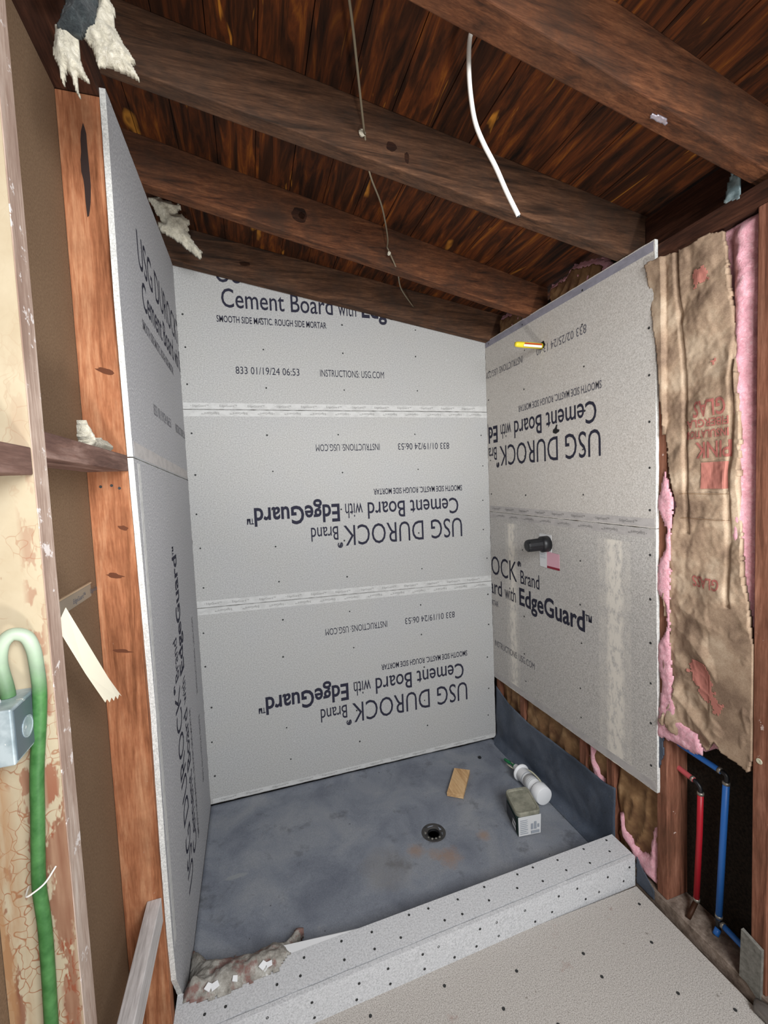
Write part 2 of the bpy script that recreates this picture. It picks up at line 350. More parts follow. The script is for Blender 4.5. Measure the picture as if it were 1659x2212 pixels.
def prism(pts, d):
    d = Vector(d); n = len(pts); V = [Vector(p) for p in pts] + [Vector(p) + d for p in pts]
    F = [tuple(range(n)), tuple(range(2 * n - 1, n - 1, -1))] + [(i, (i + 1) % n, (i + 1) % n + n, i + n) for i in range(n)]
    return V, F
def frame(d):
    d = d.normalized(); a = Vector((0, 0, 1)) if abs(d.z) < 0.9 else Vector((1, 0, 0))
    u = d.cross(a).normalized(); return u, d.cross(u).normalized()
def tube(path, r, n=12):
    P = [Vector(p) for p in path]; V, F = [], []; u = None
    for i, p in enumerate(P):
        d = (P[min(i + 1, len(P) - 1)] - P[max(i - 1, 0)]).normalized()
        if u is None: u, _ = frame(d)
        u = (u - d * u.dot(d)).normalized(); w = d.cross(u)
        rr = r[i] if isinstance(r, (list, tuple)) else r
        for k in range(n):
            a = 2 * math.pi * k / n; V.append(p + (u * math.cos(a) + w * math.sin(a)) * rr)
    for i in range(len(P) - 1):
        for k in range(n):
            a, b = i * n + k, i * n + (k + 1) % n; F.append((a, b, b + n, a + n))
    F.append(tuple(range(n - 1, -1, -1))); F.append(tuple(range((len(P) - 1) * n, len(P) * n)))
    return V, F
def lathe(p0, d, prof, n=24):
    """prof: (distance along d, radius) pairs."""
    p0 = Vector(p0); d = Vector(d).normalized(); u, w = frame(d); V, F = [], []
    for (s, r) in prof:
        for k in range(n):
            a = 2 * math.pi * k / n; V.append(p0 + d * s + (u * math.cos(a) + w * math.sin(a)) * max(r, 1e-5))
    for i in range(len(prof) - 1):
        for k in range(n):
            a, b = i * n + k, i * n + (k + 1) % n; F.append((a, b, b + n, a + n))
    F.append(tuple(range(n - 1, -1, -1))); F.append(tuple(range((len(prof) - 1) * n, len(prof) * n)))
    return V, F
def smooth_path(pts, k=6):
    P = [Vector(p) for p in pts]; out = []
    for i in range(len(P) - 1):
        p0, p1, p2, p3 = P[max(i - 1, 0)], P[i], P[i + 1], P[min(i + 2, len(P) - 1)]
        for j in range(k):
            t_ = j / k; out.append(0.5 * ((2 * p1) + (p2 - p0) * t_ + (2 * p0 - 5 * p1 + 4 * p2 - p3) * t_ ** 2 + (3 * p1 - p0 - 3 * p2 + p3) * t_ ** 3))
    out.append(P[-1]); return out
def inside(x, y, poly):
    c = False; j = len(poly) - 1
    for i in range(len(poly)):
        xi, yi = poly[i]; xj, yj = poly[j]
        if (yi > y) != (yj > y) and x < (xj - xi) * (y - yi) / (yj - yi) + xi: c = not c
        j = i
    return c
def edist(x, y, poly):
    best = 9
    for i in range(len(poly)):
        ax, ay = poly[i - 1]; bx, by = poly[i]; dx, dy = bx - ax, by - ay; L2 = dx * dx + dy * dy or 1e-9
        t_ = max(0, min(1, ((x - ax) * dx + (y - ay) * dy) / L2)); best = min(best, math.hypot(x - ax - t_ * dx, y - ay - t_ * dy))
    return best
def sheet(poly, to3, res, height, back, rag=0.0, seed=0.0):
    """A filled outline as a closed body: to3(a, b, h) places a point, height(a, b, edge distance) its front, back its rear."""
    a0 = min(p[0] for p in poly); a1 = max(p[0] for p in poly); b0 = min(p[1] for p in poly); b1 = max(p[1] for p in poly)
    na = int((a1 - a0) / res) + 3; nb = int((b1 - b0) / res) + 3
    cells = {}
    for i in range(na):
        for j in range(nb):
            x = a0 - res + (i + 0.5) * res; y = b0 - res + (j + 0.5) * res
            q = noise.noise_vector(Vector((x * 60, y * 60, seed))) * rag
            if inside(x + q.x, y + q.y, poly): cells[(i, j)] = 1
    V, F, idx = [], [], {}
    def vi(i, j, s):
        k = (i, j, s)
        if k not in idx:
            x = a0 - res + i * res; y = b0 - res + j * res
            e = edist(x, y, poly) if inside(x, y, poly) else 0.0
            idx[k] = len(V); V.append(to3(x, y, height(x, y, e) if s else back))
        return idx[k]
    for (i, j) in cells:
        F.append((vi(i, j, 1), vi(i + 1, j, 1), vi(i + 1, j + 1, 1), vi(i, j + 1, 1)))
        F.append((vi(i, j, 0), vi(i, j + 1, 0), vi(i + 1, j + 1, 0), vi(i + 1, j, 0)))
        for (di, dj, p, q) in ((1, 0, (i + 1, j), (i + 1, j + 1)), (-1, 0, (i, j + 1), (i, j)), (0, 1, (i + 1, j + 1), (i, j + 1)), (0, -1, (i, j), (i + 1, j))):
            if (i + di, j + dj) not in cells: F.append((vi(*p, 1), vi(*p, 0), vi(*q, 0), vi(*q, 1)))
    return V, F
def N(x, y, z=0.0, s=1.0): return noise.noise(Vector((x * s, y * s, z)))

_fc = {}
def text_mesh(body, bold):
    k = (body, bold)
    if k in _fc: return _fc[k]
    cu = bpy.data.curves.new('lettering', 'FONT'); cu.body = body; cu.size = 1.0; cu.resolution_u = 3
    if bold: cu.offset = bold
    o = bpy.data.objects.new('lettering', cu); COL.objects.link(o)
    dg = bpy.context.evaluated_depsgraph_get(); dg.update(); me = bpy.data.meshes.new_from_object(o.evaluated_get(dg))
    V = [v.co.copy() for v in me.vertices]; F = [tuple(p.vertices) for p in me.polygons]
    bpy.data.objects.remove(o); bpy.data.curves.remove(cu); bpy.data.meshes.remove(me)
    _fc[k] = (V, F); return _fc[k]
def lay_text(items, to3, clip=None, sub=0):
    """items: (text, u0, u1, baseline v, cap height, bold); to3(u, v) -> point. One flat mesh of all items."""
    VV, FF = [], []
    for (body, u0, u1, vb, cap, bold) in items:
        V, F = text_mesh(body, bold)
        xs = [v.x for v in V]; x0, x1 = min(xs), max(xs); kx = (u1 - u0) / (x1 - x0); ky = cap / 0.69
        vb2 = vb - (0.318 * ky if body == '\u2122' else 0)
        if body == '\u2122': ky = cap / 0.40; vb2 = vb - 0.318 * ky
        b = bmesh.new(); vs = [b.verts.new((u0 + (v.x - x0) * kx, vb2 + v.y * ky, 0)) for v in V]
        for f in F:
            try: b.faces.new([vs[i] for i in f])
            except ValueError: pass
        if clip:
            for (pc, no) in clip: bmesh.ops.bisect_plane(b, geom=list(b.verts) + list(b.edges) + list(b.faces), plane_co=pc, plane_no=no, clear_outer=True)
        if sub:
            bmesh.ops.triangulate(b, faces=b.faces); bmesh.ops.subdivide_edges(b, edges=b.edges, cuts=sub, use_grid_fill=True)
        b.verts.index_update(); n = len(VV); VV += [to3(v.co.x, v.co.y) for v in b.verts]; FF += [tuple(v.index + n for v in f.verts) for f in b.faces]; b.free()
    return VV, FF

# ------------------------------------------------------------------ the setting
planks = []
x = -0.6; i = 0
while x < 1.85:
    w_ = 0.116; sag = random.uniform(0, 0.004)
    z0, z1 = cz(x) - sag, cz(x + w_) - sag
    planks.append(prism([(x, 0.35, z0), (x + w_, 0.35, z1), (x + w_, 0.35, z1 + 0.018), (x, 0.35, z0 + 0.018)], (0, -3.0, 0))); x += 0.118
V, F = join(*planks); n0 = len(F)
V2, F2 = join((V, F), prism([(-0.6, 0.35, cz(-0.6) + 0.022), (1.87, 0.35, cz(1.87) + 0.022), (1.87, 0.35, cz(1.87) + 0.05), (-0.6, 0.35, cz(-0.6) + 0.05)], (0, -3.0, 0)))
struct(mesh('ceiling', V2, F2, [M_roof, M_roofback], loc=(0, 0, 0), slots=[0] * n0 + [1] * (len(F2) - n0)))
struct(mesh('wall_back', *box(-0.12, 1.66, 0.10, 0.13, -1.0, 2.0), M_outer))
wl = struct(mesh('wall_left', *box(-0.116, -0.102, -2.9, 0.10, -0.97, 1.455), M_paper, loc=(-0.11, -1.4, -0.97)))
# joint between the two sheets, with its printed paper strip
jst = mesh('joint_strip', *box(-0.102, -0.1005, -1.385, -0.984, 0.315, 0.344), flat('grey_strip', '#8f8474', 0.8), parent=wl)
mesh('joint_lip', *box(-0.102, -0.0985, -1.385, -0.984, 0.3445, 0.3475), flat('torn_paper', '#b39c80', 0.8), parent=wl)
tv, tf = lay_text([('EdgeGuard\u2122', 0.0, 0.07, 0.0, 0.010, 0.01), ('EdgeGuard\u2122', 0.10, 0.17, 0.0, 0.010, 0.01)], lambda u, v: (-0.1002, -1.09 + u, 0.322 + v))
mesh('strip_print', tv, tf, M_inkf, parent=jst)
wr = struct(mesh('wall_right', *box(1.63, 1.65, -1.9, 0.10, -0.97, 1.36), M_felt))
fl_ = struct(mesh('floor', *box(-0.0, 1.516, -2.9, -0.955, -0.965, -0.95), [M_floor], loc=(0.75, -1.9, -0.965)))
mesh('subfloor', *box(-0.11, 1.64, -2.9, 0.10, -1.0, -0.966), M_dusty, parent=fl_)
sd = bpy.data.meshes.new('screw')
def screw_mesh():
    V, F = lathe((0, 0, 0), (0, 0, 1), [(0, 0.0042), (0.0006, 0.0042), (0.0009, 0.003), (0.0002, 0.0012)], 10)
    sd.from_pydata([tuple(v) for v in V], [], F); sd.materials.append(M_screw)
screw_mesh()
def screw(parent, p, nrm, s=1.0):
    o = bpy.data.objects.new('screw', sd); COL.objects.link(o); o.parent = parent
    o.location = Vector(p) - base(parent); o.rotation_euler = Vector(nrm).to_track_quat('Z', 'Y').to_euler(); o.scale = (s, s, s); return o
for (x, y) in ((0.499, -1.013), (0.727, -1.014), (1.179, -1.146), (1.174, -1.076), (0.31, -1.03), (0.95, -1.05), (1.40, -1.12), (1.35, -1.25), (0.98, -1.20), (0.72, -1.16), (1.47, -1.01), (1.46, -1.33), (0.86, -1.12)):
    screw(fl_, (x, y, -0.95), (0, 0, 1), 1.15)

# ------------------------------------------------------------------ cement boards
def lines(date, logo=True, only=None):
    L = [('833 ' + date, 0.233, 0.521, 0.163, 0.033, 0.0), ('INSTRUCTIONS: USG.COM', 0.620, 0.943, 0.163, 0.033, 0.0),
         ('SMOOTH SIDE MASTIC. ROUGH SIDE MORTAR', 0.165, 0.662, 0.391, 0.029, 0.012)]
    B = [('Cement Board', 0.190, 0.697, 0.458, 0.083, 0.006), ('with', 0.723, 0.813, 0.458, 0.074, 0.002), ('EdgeGuard', 0.841, 1.249, 0.458, 0.084, 0.022),
         ('\u2122', 1.252, 1.283, 0.505, 0.026, 0.01), ('USG DUROCK', 0.172, 0.826, 0.567, 0.103, -0.002), ('\u00ae', 0.832, 0.860, 0.648, 0.026, 0.05), ('Brand', 0.854, 0.988, 0.567, 0.068, 0.004)]
    return L, B
def board(label, pts, nrm, m_face, group, text=None, strips=(), screws=(), clip=None, ink=(None, None)):
    """pts: outline on the finished face; the slab lies behind it."""
    nv = Vector(nrm)
    o = None
    c0 = sum((Vector(p) for p in pts), Vector()) / len(pts); loc = (c0.x, c0.y, min(p[2] for p in pts))
    root = thing('cement_board', label, 'cement board', loc, group)
    P = []
    for i in range(len(pts)):
        a = Vector(pts[i]); b = Vector(pts[(i + 1) % len(pts)]); k = max(1, int((b - a).length / 0.02))
        for j in range(k):
            q = a.lerp(b, j / k)
            if j: q = q + (b - a).normalized().cross(nv) * (noise.noise(q * 45) * 0.0016)
            P.append(q)
    V, F = prism(P, -nv * TH); mesh('panel', V, F, [m_face, MB_core], parent=root, slots=[0, 1] + [1] * len(P))
    for (sp, mt, tx) in strips:
        V, F = prism([Vector(p) - nv * 0.0002 for p in sp], nv * 0.0005); em = mesh('edge_mesh', V, F, mt, parent=root)
        if tx:
            uu = (Vector(sp[1]) - Vector(sp[0])); Ln = uu.length; uu.normalize(); vv_ = (Vector(sp[3]) - Vector(sp[0])); h = vv_.length; vv_.normalize(); og = Vector(sp[0])
            it = []; a = 0.03; k = 0
            while a + 0.08 < Ln:
                it.append(('EdgeGuard\u2122' if k % 3 else '\u2022 EdgeGuard\u2122', a, a + 0.075, h * 0.35, h * 0.34, 0.0)); a += 0.122; k += 1
            for q in it:
                if tx < 0: tv, tf = lay_text([q], lambda u, v: og + uu * (Ln - u) + vv_ * (h - v) + nv * 0.0007)
                else: tv, tf = lay_text([q], lambda u, v: og + uu * u + vv_ * v + nv * 0.0007)
                mesh('edge_print', tv, tf, M_inkl, parent=em)
    if text:
        O, U, Vv, date, faded = text
        O = Vector(O); U = Vector(U); Vv = Vector(Vv); f3 = lambda u, v: O + U * u + Vv * v + nv * 0.0006
        A, B = lines(date)
        for it in A:
            tv, tf = lay_text([it], f3, clip)
            if tv: mesh('small_print', tv, tf, M_inkf if faded else M_ink, parent=root)
        for it in B:
            tv, tf = lay_text([it], f3, clip)
            if tv: mesh('large_print', tv, tf, M_ink, parent=root)
    for p in screws: screw(root, Vector(p) + nv * 0.0001, nrm, random.uniform(0.8, 1.1))
    return root
def grid_screws(us, vs, f, j=0.006):
    return [f(u + random.uniform(-j, j), v + random.uniform(-j, j)) for u in us for v in vs]
G = 'cement boards lining the shower'
s1l, s1r, s2l, s2r, bl, br = 0.914, 0.914, 0.014, -0.020, -0.922, -0.924
back = (0, -1, 0)
def bseam(x, l, r, d=0.0): return (x, 0, l + (r - l) * x / W + d)
# top of the back wall
tp = [(0.0, 0, s1l + 0.001), (W, 0, s1r + 0.001), (W, 0, rz(W) + 0.09), (0.0, 0, rz(0) + 0.09)]
board('back wall cement board, topmost, cut off by the rafter, its lettering upright', tp, back, MB_back, G,
      text=((0, 0, s1l), (1, 0, 0), (0, 0, 1), '01/19/24 06:53', False), clip=[((0, rz(0) - s1l + 0.06, 0), (0.163, 1, 0))],
      strips=[([bseam(0.002, s1l, s1r, 0.003), bseam(W - 0.002, s1l, s1r, 0.003), bseam(W - 0.002, s1l, s1r, 0.030), bseam(0.002, s1l, s1r, 0.030)], M_tape, 1)],
      screws=grid_screws((0.03, 0.36, 0.74, 1.12), (1.02, 1.19, 1.33), lambda x, z: (x, 0, z)))
board('back wall cement board, middle one, lettering upside down', [bseam(0, s2l, s2r, 0.001), bseam(W, s2l, s2r, 0.001), (W, 0, s1r - 0.001), (0, 0, s1l - 0.001)], back, MB_back, G,
      text=((W, 0, 0.914), (-1, 0, 0), (0, 0, -1), '01/19/24 06:53', False),
      strips=[([bseam(0.002, s1l, s1r, -0.030), bseam(W - 0.002, s1l, s1r, -0.030), bseam(W - 0.002, s1l, s1r, -0.003), bseam(0.002, s1l, s1r, -0.003)], M_tape, -1),
              ([bseam(0.002, s2l, s2r, 0.003), bseam(W - 0.002, s2l, s2r, 0.003), bseam(W - 0.002, s2l, s2r, 0.032), bseam(0.002, s2l, s2r, 0.032)], M_tape, 1)],
      screws=grid_screws((0.03, 0.36, 0.70, 1.10, 1.49), (0.10, 0.28, 0.44, 0.62, 0.80), lambda x, z: (x, 0, z), 0.012))
board('back wall cement board, lowest, above the shower pan, lettering upside down', [(0, 0, bl), (W, 0, br), bseam(W, s2l, s2r, -0.001), bseam(0, s2l, s2r, -0.001)], back, MB_back, G,
      text=((W, 0, 0.0), (-1, 0, 0), (0, 0, -1), '01/19/24 06:53', False),
      strips=[([bseam(0.002, s2l, s2r, -0.032), bseam(W - 0.002, s2l, s2r, -0.032), bseam(W - 0.002, s2l, s2r, -0.003), bseam(0.002, s2l, s2r, -0.003)], M_tape, -1),
              ([(0.01, 0, bl + 0.003), (W - 0.002, 0, br + 0.003), (W - 0.002, 0, br + 0.024), (0.01, 0, bl + 0.024)], M_tape, 1)],
      screws=grid_screws((0.03, 0.37, 0.72, 1.10, 1.49), (-0.10, -0.27, -0.45, -0.62, -0.78), lambda x, z: (x, 0, z), 0.012))
# right wall: U = text direction
rn = (-1, 0, 0); ST, SB, BB = 1.284, 0.369, -0.562
def rp(y, z): return (W, y, z)
board('right wall cement board, upper one, holding the yellow stub, lettering upside down', [rp(-0.001, 0.371), rp(-1.034, 0.360), rp(-1.036, 0.8), rp(-1.034, 1.276), rp(-0.001, 1.288)], rn, MB_right, G,
      text=((W, -0.985, 1.284), (0, 1.05, 0), (0, 0, -1), '02/25/24 13:40', True), clip=[((0.933, 0, 0), (1, 0, 0))],
      strips=[([rp(-0.004, 0.375), rp(-1.03, 0.364), rp(-1.03, 0.392), rp(-0.004, 0.403)], M_tape_m, 1), ([rp(-0.004, 1.254), rp(-1.03, 1.242), rp(-1.03, 1.272), rp(-0.004, 1.284)], M_tape_d, 0)],
      screws=grid_screws((-0.03, -0.34, -0.72), (0.47, 0.64, 0.80, 0.97, 1.13, 1.26), lambda y, z: (W, y, z), 0.01) + [(W, -1.012, z) for z in (0.42, 0.56, 0.71, 0.86, 1.01, 1.17)])
board('right wall cement board, lower one, with the black valve and pale mortar smears', [rp(-0.001, 0.369), rp(-0.001, -0.568), rp(-0.5, -0.556), rp(-1.034, -0.545), rp(-1.036, -0.1), rp(-1.034, 0.358)], rn, MB_rlow, G,
      text=((W, -0.262 + 1.1 * 0.841, -0.544), (0, -1.1, 0), (0, 0, 1), '02/25/24 13:40', True), clip=[((0.605, 0, 0), (-1, 0, 0))],
      strips=[([rp(-0.004, 0.338), rp(-1.03, 0.327), rp(-1.03, 0.355), rp(-0.004, 0.366)], M_tape_m, -1), ([rp(-0.004, -0.562), rp(-1.03, -0.541), rp(-1.03, -0.512), rp(-0.004, -0.533)], M_tape_m, 0)],
      screws=grid_screws((-0.30, -0.69), (0.20, 0.02, -0.14, -0.34, -0.47), lambda y, z: (W, y, z), 0.012) + [(W, -1.012, z) for z in (0.27, 0.12, -0.03, -0.17, -0.31, -0.46)])
# left wall
ln = (1, 0, 0)
def lp_(y, z): return (0, y, z)
board('left wall cement board, upper one, reaching the rafters beside the orange stud', [lp_(-0.001, 0.602), lp_(-0.952, 0.634), lp_(-0.962, 1.0), lp_(-0.946, 1.472), lp_(-0.001, 1.535)], ln, MB_left, G,
      text=((0, -0.905, 0.619), (0, 1.05, 0), (0, 0, 1), '01/19/24 06:53', True), clip=[((0.86, 0, 0), (1, 0, 0))],
      strips=[([lp_(-0.01, 0.606), lp_(-0.94, 0.637), lp_(-0.94, 0.672), lp_(-0.01, 0.641)], M_tape_m, 0)], screws=[])
board('left wall cement board, tall lower one, lettering running up the wall', [lp_(-0.001, 0.598), lp_(-0.001, -0.932), lp_(-0.853, -0.932), lp_(-0.868, -0.8485), lp_(-0.925, -0.74), lp_(-0.935, -0.60), lp_(-0.935, -0.35), lp_(-0.923, 0.0), lp_(-0.938, 0.35), lp_(-0.952, 0.631)], ln, MB_left, G,
      text=((0, 0, -0.92), (0, 0, 1), (0, -1, 0), '01/19/24 06:53', True), strips=[([lp_(-0.89, -0.66), lp_(-0.89, 0.62), lp_(-0.915, 0.62), lp_(-0.915, -0.66)], M_tape, 0)], screws=[])

# ------------------------------------------------------------------ rafters
def rafter(label, y0, y1, t0, t1, mat, x0=-0.25, x1=1.628):
    """near-face Y at x0 / x1 and thickness at x0 / x1"""
    V = []
    for (xx, yn, th) in ((x0, y0, t0), (x1, y1, t1)):
        for (yy, dz) in ((yn, 0), (yn + th, 0), (yn + th, 0.1495), (yn, 0.1495)): V.append((xx, yy, rz(xx) + dz))
    F = [(0, 1, 2, 3), (7, 6, 5, 4), (0, 4, 5, 1), (1, 5, 6, 2), (2, 6, 7, 3), (3, 7, 4, 0)]
    return tag(mesh('rafter', V, F, mat, bevel=0.003), label, 'rafter', 'rafters under the roof boards')
r1 = rafter('dark wooden rafter farthest back, running along the top of the back wall', -0.058, -0.05, 0.052, 0.047, M_raft2)
r2 = rafter('brown wooden rafter second from the back wall, with a large round knot', -0.555, -0.39, 0.05, 0.045, M_raft)
r3 = rafter('brown wooden rafter third from the back wall, below the loose black cloth', -0.955, -0.930, 0.045, 0.05, M_raft2)
rafter('wooden rafter nearest the viewer, crossing the upper corner of the picture above the white cable', -1.445, -1.335, 0.085, 0.045, M_raft)

M_kn = wood('rafter_knot', '#1a0f0a', '#2e1a11', '#452a1c', 'x', None, knots=False)
def rknot(r, yn, cx_, cz_, rx, rr, seed):
    pts = []
    for k in range(26):
        a = 2 * math.pi * k / 26; q = 1 + 0.3 * noise.noise(Vector((math.cos(a) * 1.6, math.sin(a) * 1.6, seed))); px = cx_ + rx * q * math.cos(a)
        pts.append((px, yn(px) - 0.0005, cz_ + rr * q * math.sin(a)))
    mesh('knot', *prism(pts, (0, 0.002, 0)), M_kn, parent=r)
y2 = lambda x_: -0.555 + 0.165 * (x_ + 0.25) / 1.878
y3 = lambda x_: -0.955 + 0.025 * (x_ + 0.25) / 1.878
rknot(r2, y2, 0.492, 1.525, 0.028, 0.026, 1)
rknot(r2, y2, 0.500, 1.524, 0.012, 0.012, 2)
rknot(r3, y3, 0.735, 1.450, 0.007, 0.014, 3)
rknot(r3, y3, 0.690, 1.470, 0.016, 0.012, 5)
rknot(r1, lambda x_: -0.0575 + 0.008 * (x_ + 0.25) / 1.878, 0.30, 1.545, 0.022, 0.010, 7)
rafter('wooden rafter over the near end of the floor, second nearest the viewer', -1.85, -1.80, 0.045, 0.045, M_raft)
rafter('wooden rafter overhead behind the viewer', -2.27, -2.22, 0.045, 0.045, M_raft)
# ------------------------------------------------------------------ left framing
def stud(name, label, V, F, mat, cat='stud', group=None, **k):
    return tag(mesh(name, V, F, mat, bevel=0.002, **k), label, cat, group)
GS = 'studs of the two side walls'
st_o = stud('wall_stud', 'orange brown wooden stud behind the front edge of the left cement boards', *box(-0.1015, -0.0135, -0.945, -0.907, -0.912, 1.453), M_stud_o, group=GS)
# knots and a dark streak on the stud
def blot(parent, c, ax, rx, rz_, mat, seed, y=-0.9455):
    pts = []
    for k in range(22):
        a = 2 * math.pi * k / 22; q = 1 + 0.5 * noise.noise(Vector((math.cos(a) * 1.5, math.sin(a) * 1.5, seed)))
        ux = rx * q * math.cos(a); th_ = abs(math.cos(a)) ** 3 if rx > rz_ else 0.0
        pts.append((c[0] + ux, y, c[1] + rz_ * q * math.sin(a) * (1 - 0.7 * th_) - (0.25 * ux if rx > rz_ else 0.0) + (0.012 * math.sin(ux * 90) if rx < rz_ else 0.0)))
    V, F = prism(pts, (0, 0.0008, 0)); return mesh('knot', V, F, mat, parent=parent)
M_knot = flat('stud_knot', '#5f3520', 0.8); M_streak = flat('stud_streak', '#332623', 0.9)
blot(st_o, (-0.045, 0.835), 0, 0.020, 0.007, M_knot, 1); blot(st_o, (-0.06, 0.35), 0, 0.018, 0.006, M_knot, 2); blot(st_o, (-0.035, 0.465), 0, 0.012, 0.005, M_knot, 3)
blot(st_o, (-0.06, 0.165), 0, 0.020, 0.005, M_knot, 4)
blot(st_o, (-0.052, 1.29), 0, 0.009, 0.085, M_streak, 6).name = 'dark_streak'
for (x, z) in ((-0.075, 0.565), (-0.052, 0.567), (-0.036, 0.56)): screw(st_o, (x, -0.9452, z), (0, -1, 0), 0.8).name = 'nail'
near = thing('wall_stud', 'wooden stud nearest the viewer, its broad side in flaking cream paint', 'stud', (-0.1015, -1.43, -0.912), GS)
V, F = box(-0.1015, -0.0135, -1.43, -1.39, -0.912, 1.453)
mesh('timber', V, F, M_nearwood, parent=near)
mesh('paint_layer', *box(-0.1010, -0.0148, -1.4312, -1.4298, -0.90, 1.45), M_cream, parent=near)
GB = 'blocking pieces nailed between the left studs'
stud('wall_blocking', 'paint-splashed brown blocking between the cream stud and the orange stud, at mid height', *box(-0.1015, -0.0138, -1.3895, -0.9455, 0.600, 0.638), M_block, 'blocking', GB)
stud('wall_blocking', 'rough brown blocking jutting toward the viewer from the cream stud', *box(-0.1015, -0.0138, -1.95, -1.4325, 0.574, 0.611), M_block, 'blocking', GB)
V, F = prism([(-0.048, -0.946, -0.485), (-0.015, -0.946, -0.485), (-0.015, -0.946, -0.550), (-0.048, -0.946, -0.550)], (-0.0, -0.443, 0.0))
stud('loose_board', 'weathered grey board running toward the viewer at the foot of the left stud bay', V, F, M_greylum, 'board')
stud('bottom_plate', 'dark bottom plate under the left studs', *box(-0.1015, -0.0135, -2.4, 0.09, -0.964, -0.913), M_plate, 'wall plate', 'wall plates')
stud('top_plate', 'dark top plate over the left studs', *box(-0.1135, -0.0135, -2.4, 0.09, 1.456, 1.528), M_plate, 'wall plate', 'wall plates')
# crumpled dark plastic at the foot of the left wall
poly = [(-0.09, -0.88), (-0.06, -0.86), (-0.03, -0.84), (-0.006, -0.80), (-0.004, -0.93), (-0.09, -0.93)]
V, F = sheet(poly, lambda a, b, h: (a, -0.985 - h, b), 0.005, lambda a, b, e: 0.012 + 0.012 * N(a, b, 3, 40), 0.0, 0.006, 4)
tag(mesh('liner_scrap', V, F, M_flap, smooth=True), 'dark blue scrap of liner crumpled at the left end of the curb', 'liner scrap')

# tape hanging from the cream stud
T = [(-1.367, 0.358), (-1.342, 0.371), (-1.262, 0.275), (-1.198, 0.197), (-1.133, 0.131)]
B_ = [(-1.221, 0.160), (-1.29, 0.243), (-1.364, 0.335)]
zig = []
for k in range(1, 8):
    q = k / 8; a = Vector((-1.133, 0.131)).lerp(Vector((-1.221, 0.160)), q); s = 0.006 * (1 if k % 2 else -0.4); zig.append((a.x - 0.002, a.y + s))
pl_ = T + zig + B_
V, F = prism([(-0.02 + 0.004 * math.sin((p[0] + 1.25) * 14), p[0], p[1]) for p in pl_], (0.0006, 0, 0))
tag(mesh('masking_tape', V, F, M_masktape), 'strip of pale masking tape with a torn end hanging beside the cream stud', 'tape')

# conduit and box
cp = smooth_path([(-0.055, -1.455, 0.286), (-0.056, -1.4545, 0.298), (-0.061, -1.453, 0.328), (-0.060, -1.452, 0.347), (-0.055, -1.451, 0.360), (-0.046, -1.448, 0.366), (-0.034, -1.445, 0.360), (-0.028, -1.444, 0.343), (-0.026, -1.444, 0.323), (-0.025, -1.444, 0.287), (-0.029, -1.443, 0.242), (-0.037, -1.443, 0.173), (-0.041, -1.443, 0.111), (-0.045, -1.443, 0.052), (-0.047, -1.443, 0.009), (-0.045, -1.443, -0.047), (-0.046, -1.443, -0.115), (-0.048, -1.443, -0.182), (-0.052, -1.443, -0.30), (-0.055, -1.443, -0.6), (-0.055, -1.443, -0.91)], 6)
cd = thing('conduit', 'green flexible conduit looping out of the steel box and down the cream stud', 'conduit', (-0.055, -1.443, -0.91))
mesh('tubing', *tube(cp, 0.0083, 14), M_conduit, parent=cd, smooth=True)
mesh('tie_wire', *tube(smooth_path([(-0.064, -1.432, 0.006), (-0.058, -1.453, 0.009), (-0.047, -1.4545, 0.014), (-0.036, -1.450, 0.020), (-0.030, -1.433, 0.026)]), 0.0012, 6), M_cablew, parent=cd)
eb = thing('junction_box', 'galvanised steel electrical box on the cream stud, splashed with white paint', 'electrical box', (-0.065, -1.43, 0.215))
# the box leaves a narrow slot for the conduit
eb_h = mesh('housing', *box(-0.105, -0.034, -1.498, -1.4315, 0.215, 0.286), M_galv, parent=eb, bevel=0.002)
mesh('side_plate', *box(-0.0338, -0.0328, -1.494, -1.436, 0.219, 0.282), M_galv_d, parent=eb)
mesh('knockout', *lathe((-0.0328, -1.465, 0.248), (1, 0, 0), [(0, 0.014), (0.0008, 0.014), (0.0008, 0.012), (0.0003, 0.0115)], 20), M_galv, parent=eb)
for k in range(5): mesh('paint_blob', *lathe((-0.062 - 0.010 * (k % 3), -1.488 + 0.006 * k, 0.2855), (0, 0, 1), [(0, 0.006), (0.004, 0.005), (0.007, 0.001)], 10), M_white, parent=eb_h, smooth=True)

# ------------------------------------------------------------------ right framing
RX0, RX1 = 1.5375, 1.629
for (y, lb) in ((-0.04, 'brown stud in the back corner, seen under the right cement boards'), (-0.262, 'brown stud second from the back corner, seen under the right cement boards'),
                (-0.690, 'brown stud third from the back corner, beside the strip of pink wool'), (-0.838, 'brown stud with a pale drip, just behind the end of the liner')):
    stud('wall_stud', lb, *box(RX0, RX1, y, y + 0.038, -0.912, 1.205), M_stud_b, group=GS)
st_a = stud('wall_stud', 'brown stud at the front edge of the right cement boards', *box(RX0, RX1, -1.060, -1.022, -0.912, 1.205), M_stud_b, group=GS)
st_b = stud('wall_stud', 'scuffed red brown stud at the far right, beyond the paper-faced insulation', *box(RX0, RX1, -1.357, -1.318, -0.912, 1.205), M_stud_b, group=GS)
mesh('nail_hole', *lathe((1.5372, -1.334, -0.25), (-1, 0, 0), [(0, 0.008), (0.001, 0.007), (0.001, 0.003), (0.0003, 0.002)], 14), M_beige, parent=st_b)
stud('bottom_plate', 'dusty bottom plate under the right studs', *box(1.53, RX1, -1.9, 0.09, -0.964, -0.913), M_dusty, 'wall plate', 'wall plates')
stud('top_plate', 'dark top plate over the right studs, under the rafter ends', *box(RX0, RX1, -1.9, 0.09, 1.206, 1.262), M_plate, 'wall plate', 'wall plates')
stud('rafter_blocking', 'dark board closing the gap over the right top plate, beside the grey blue scrap', *box(1.600, 1.6285, -1.286, -0.933, 1.2625, 1.405), M_plate, 'blocking')
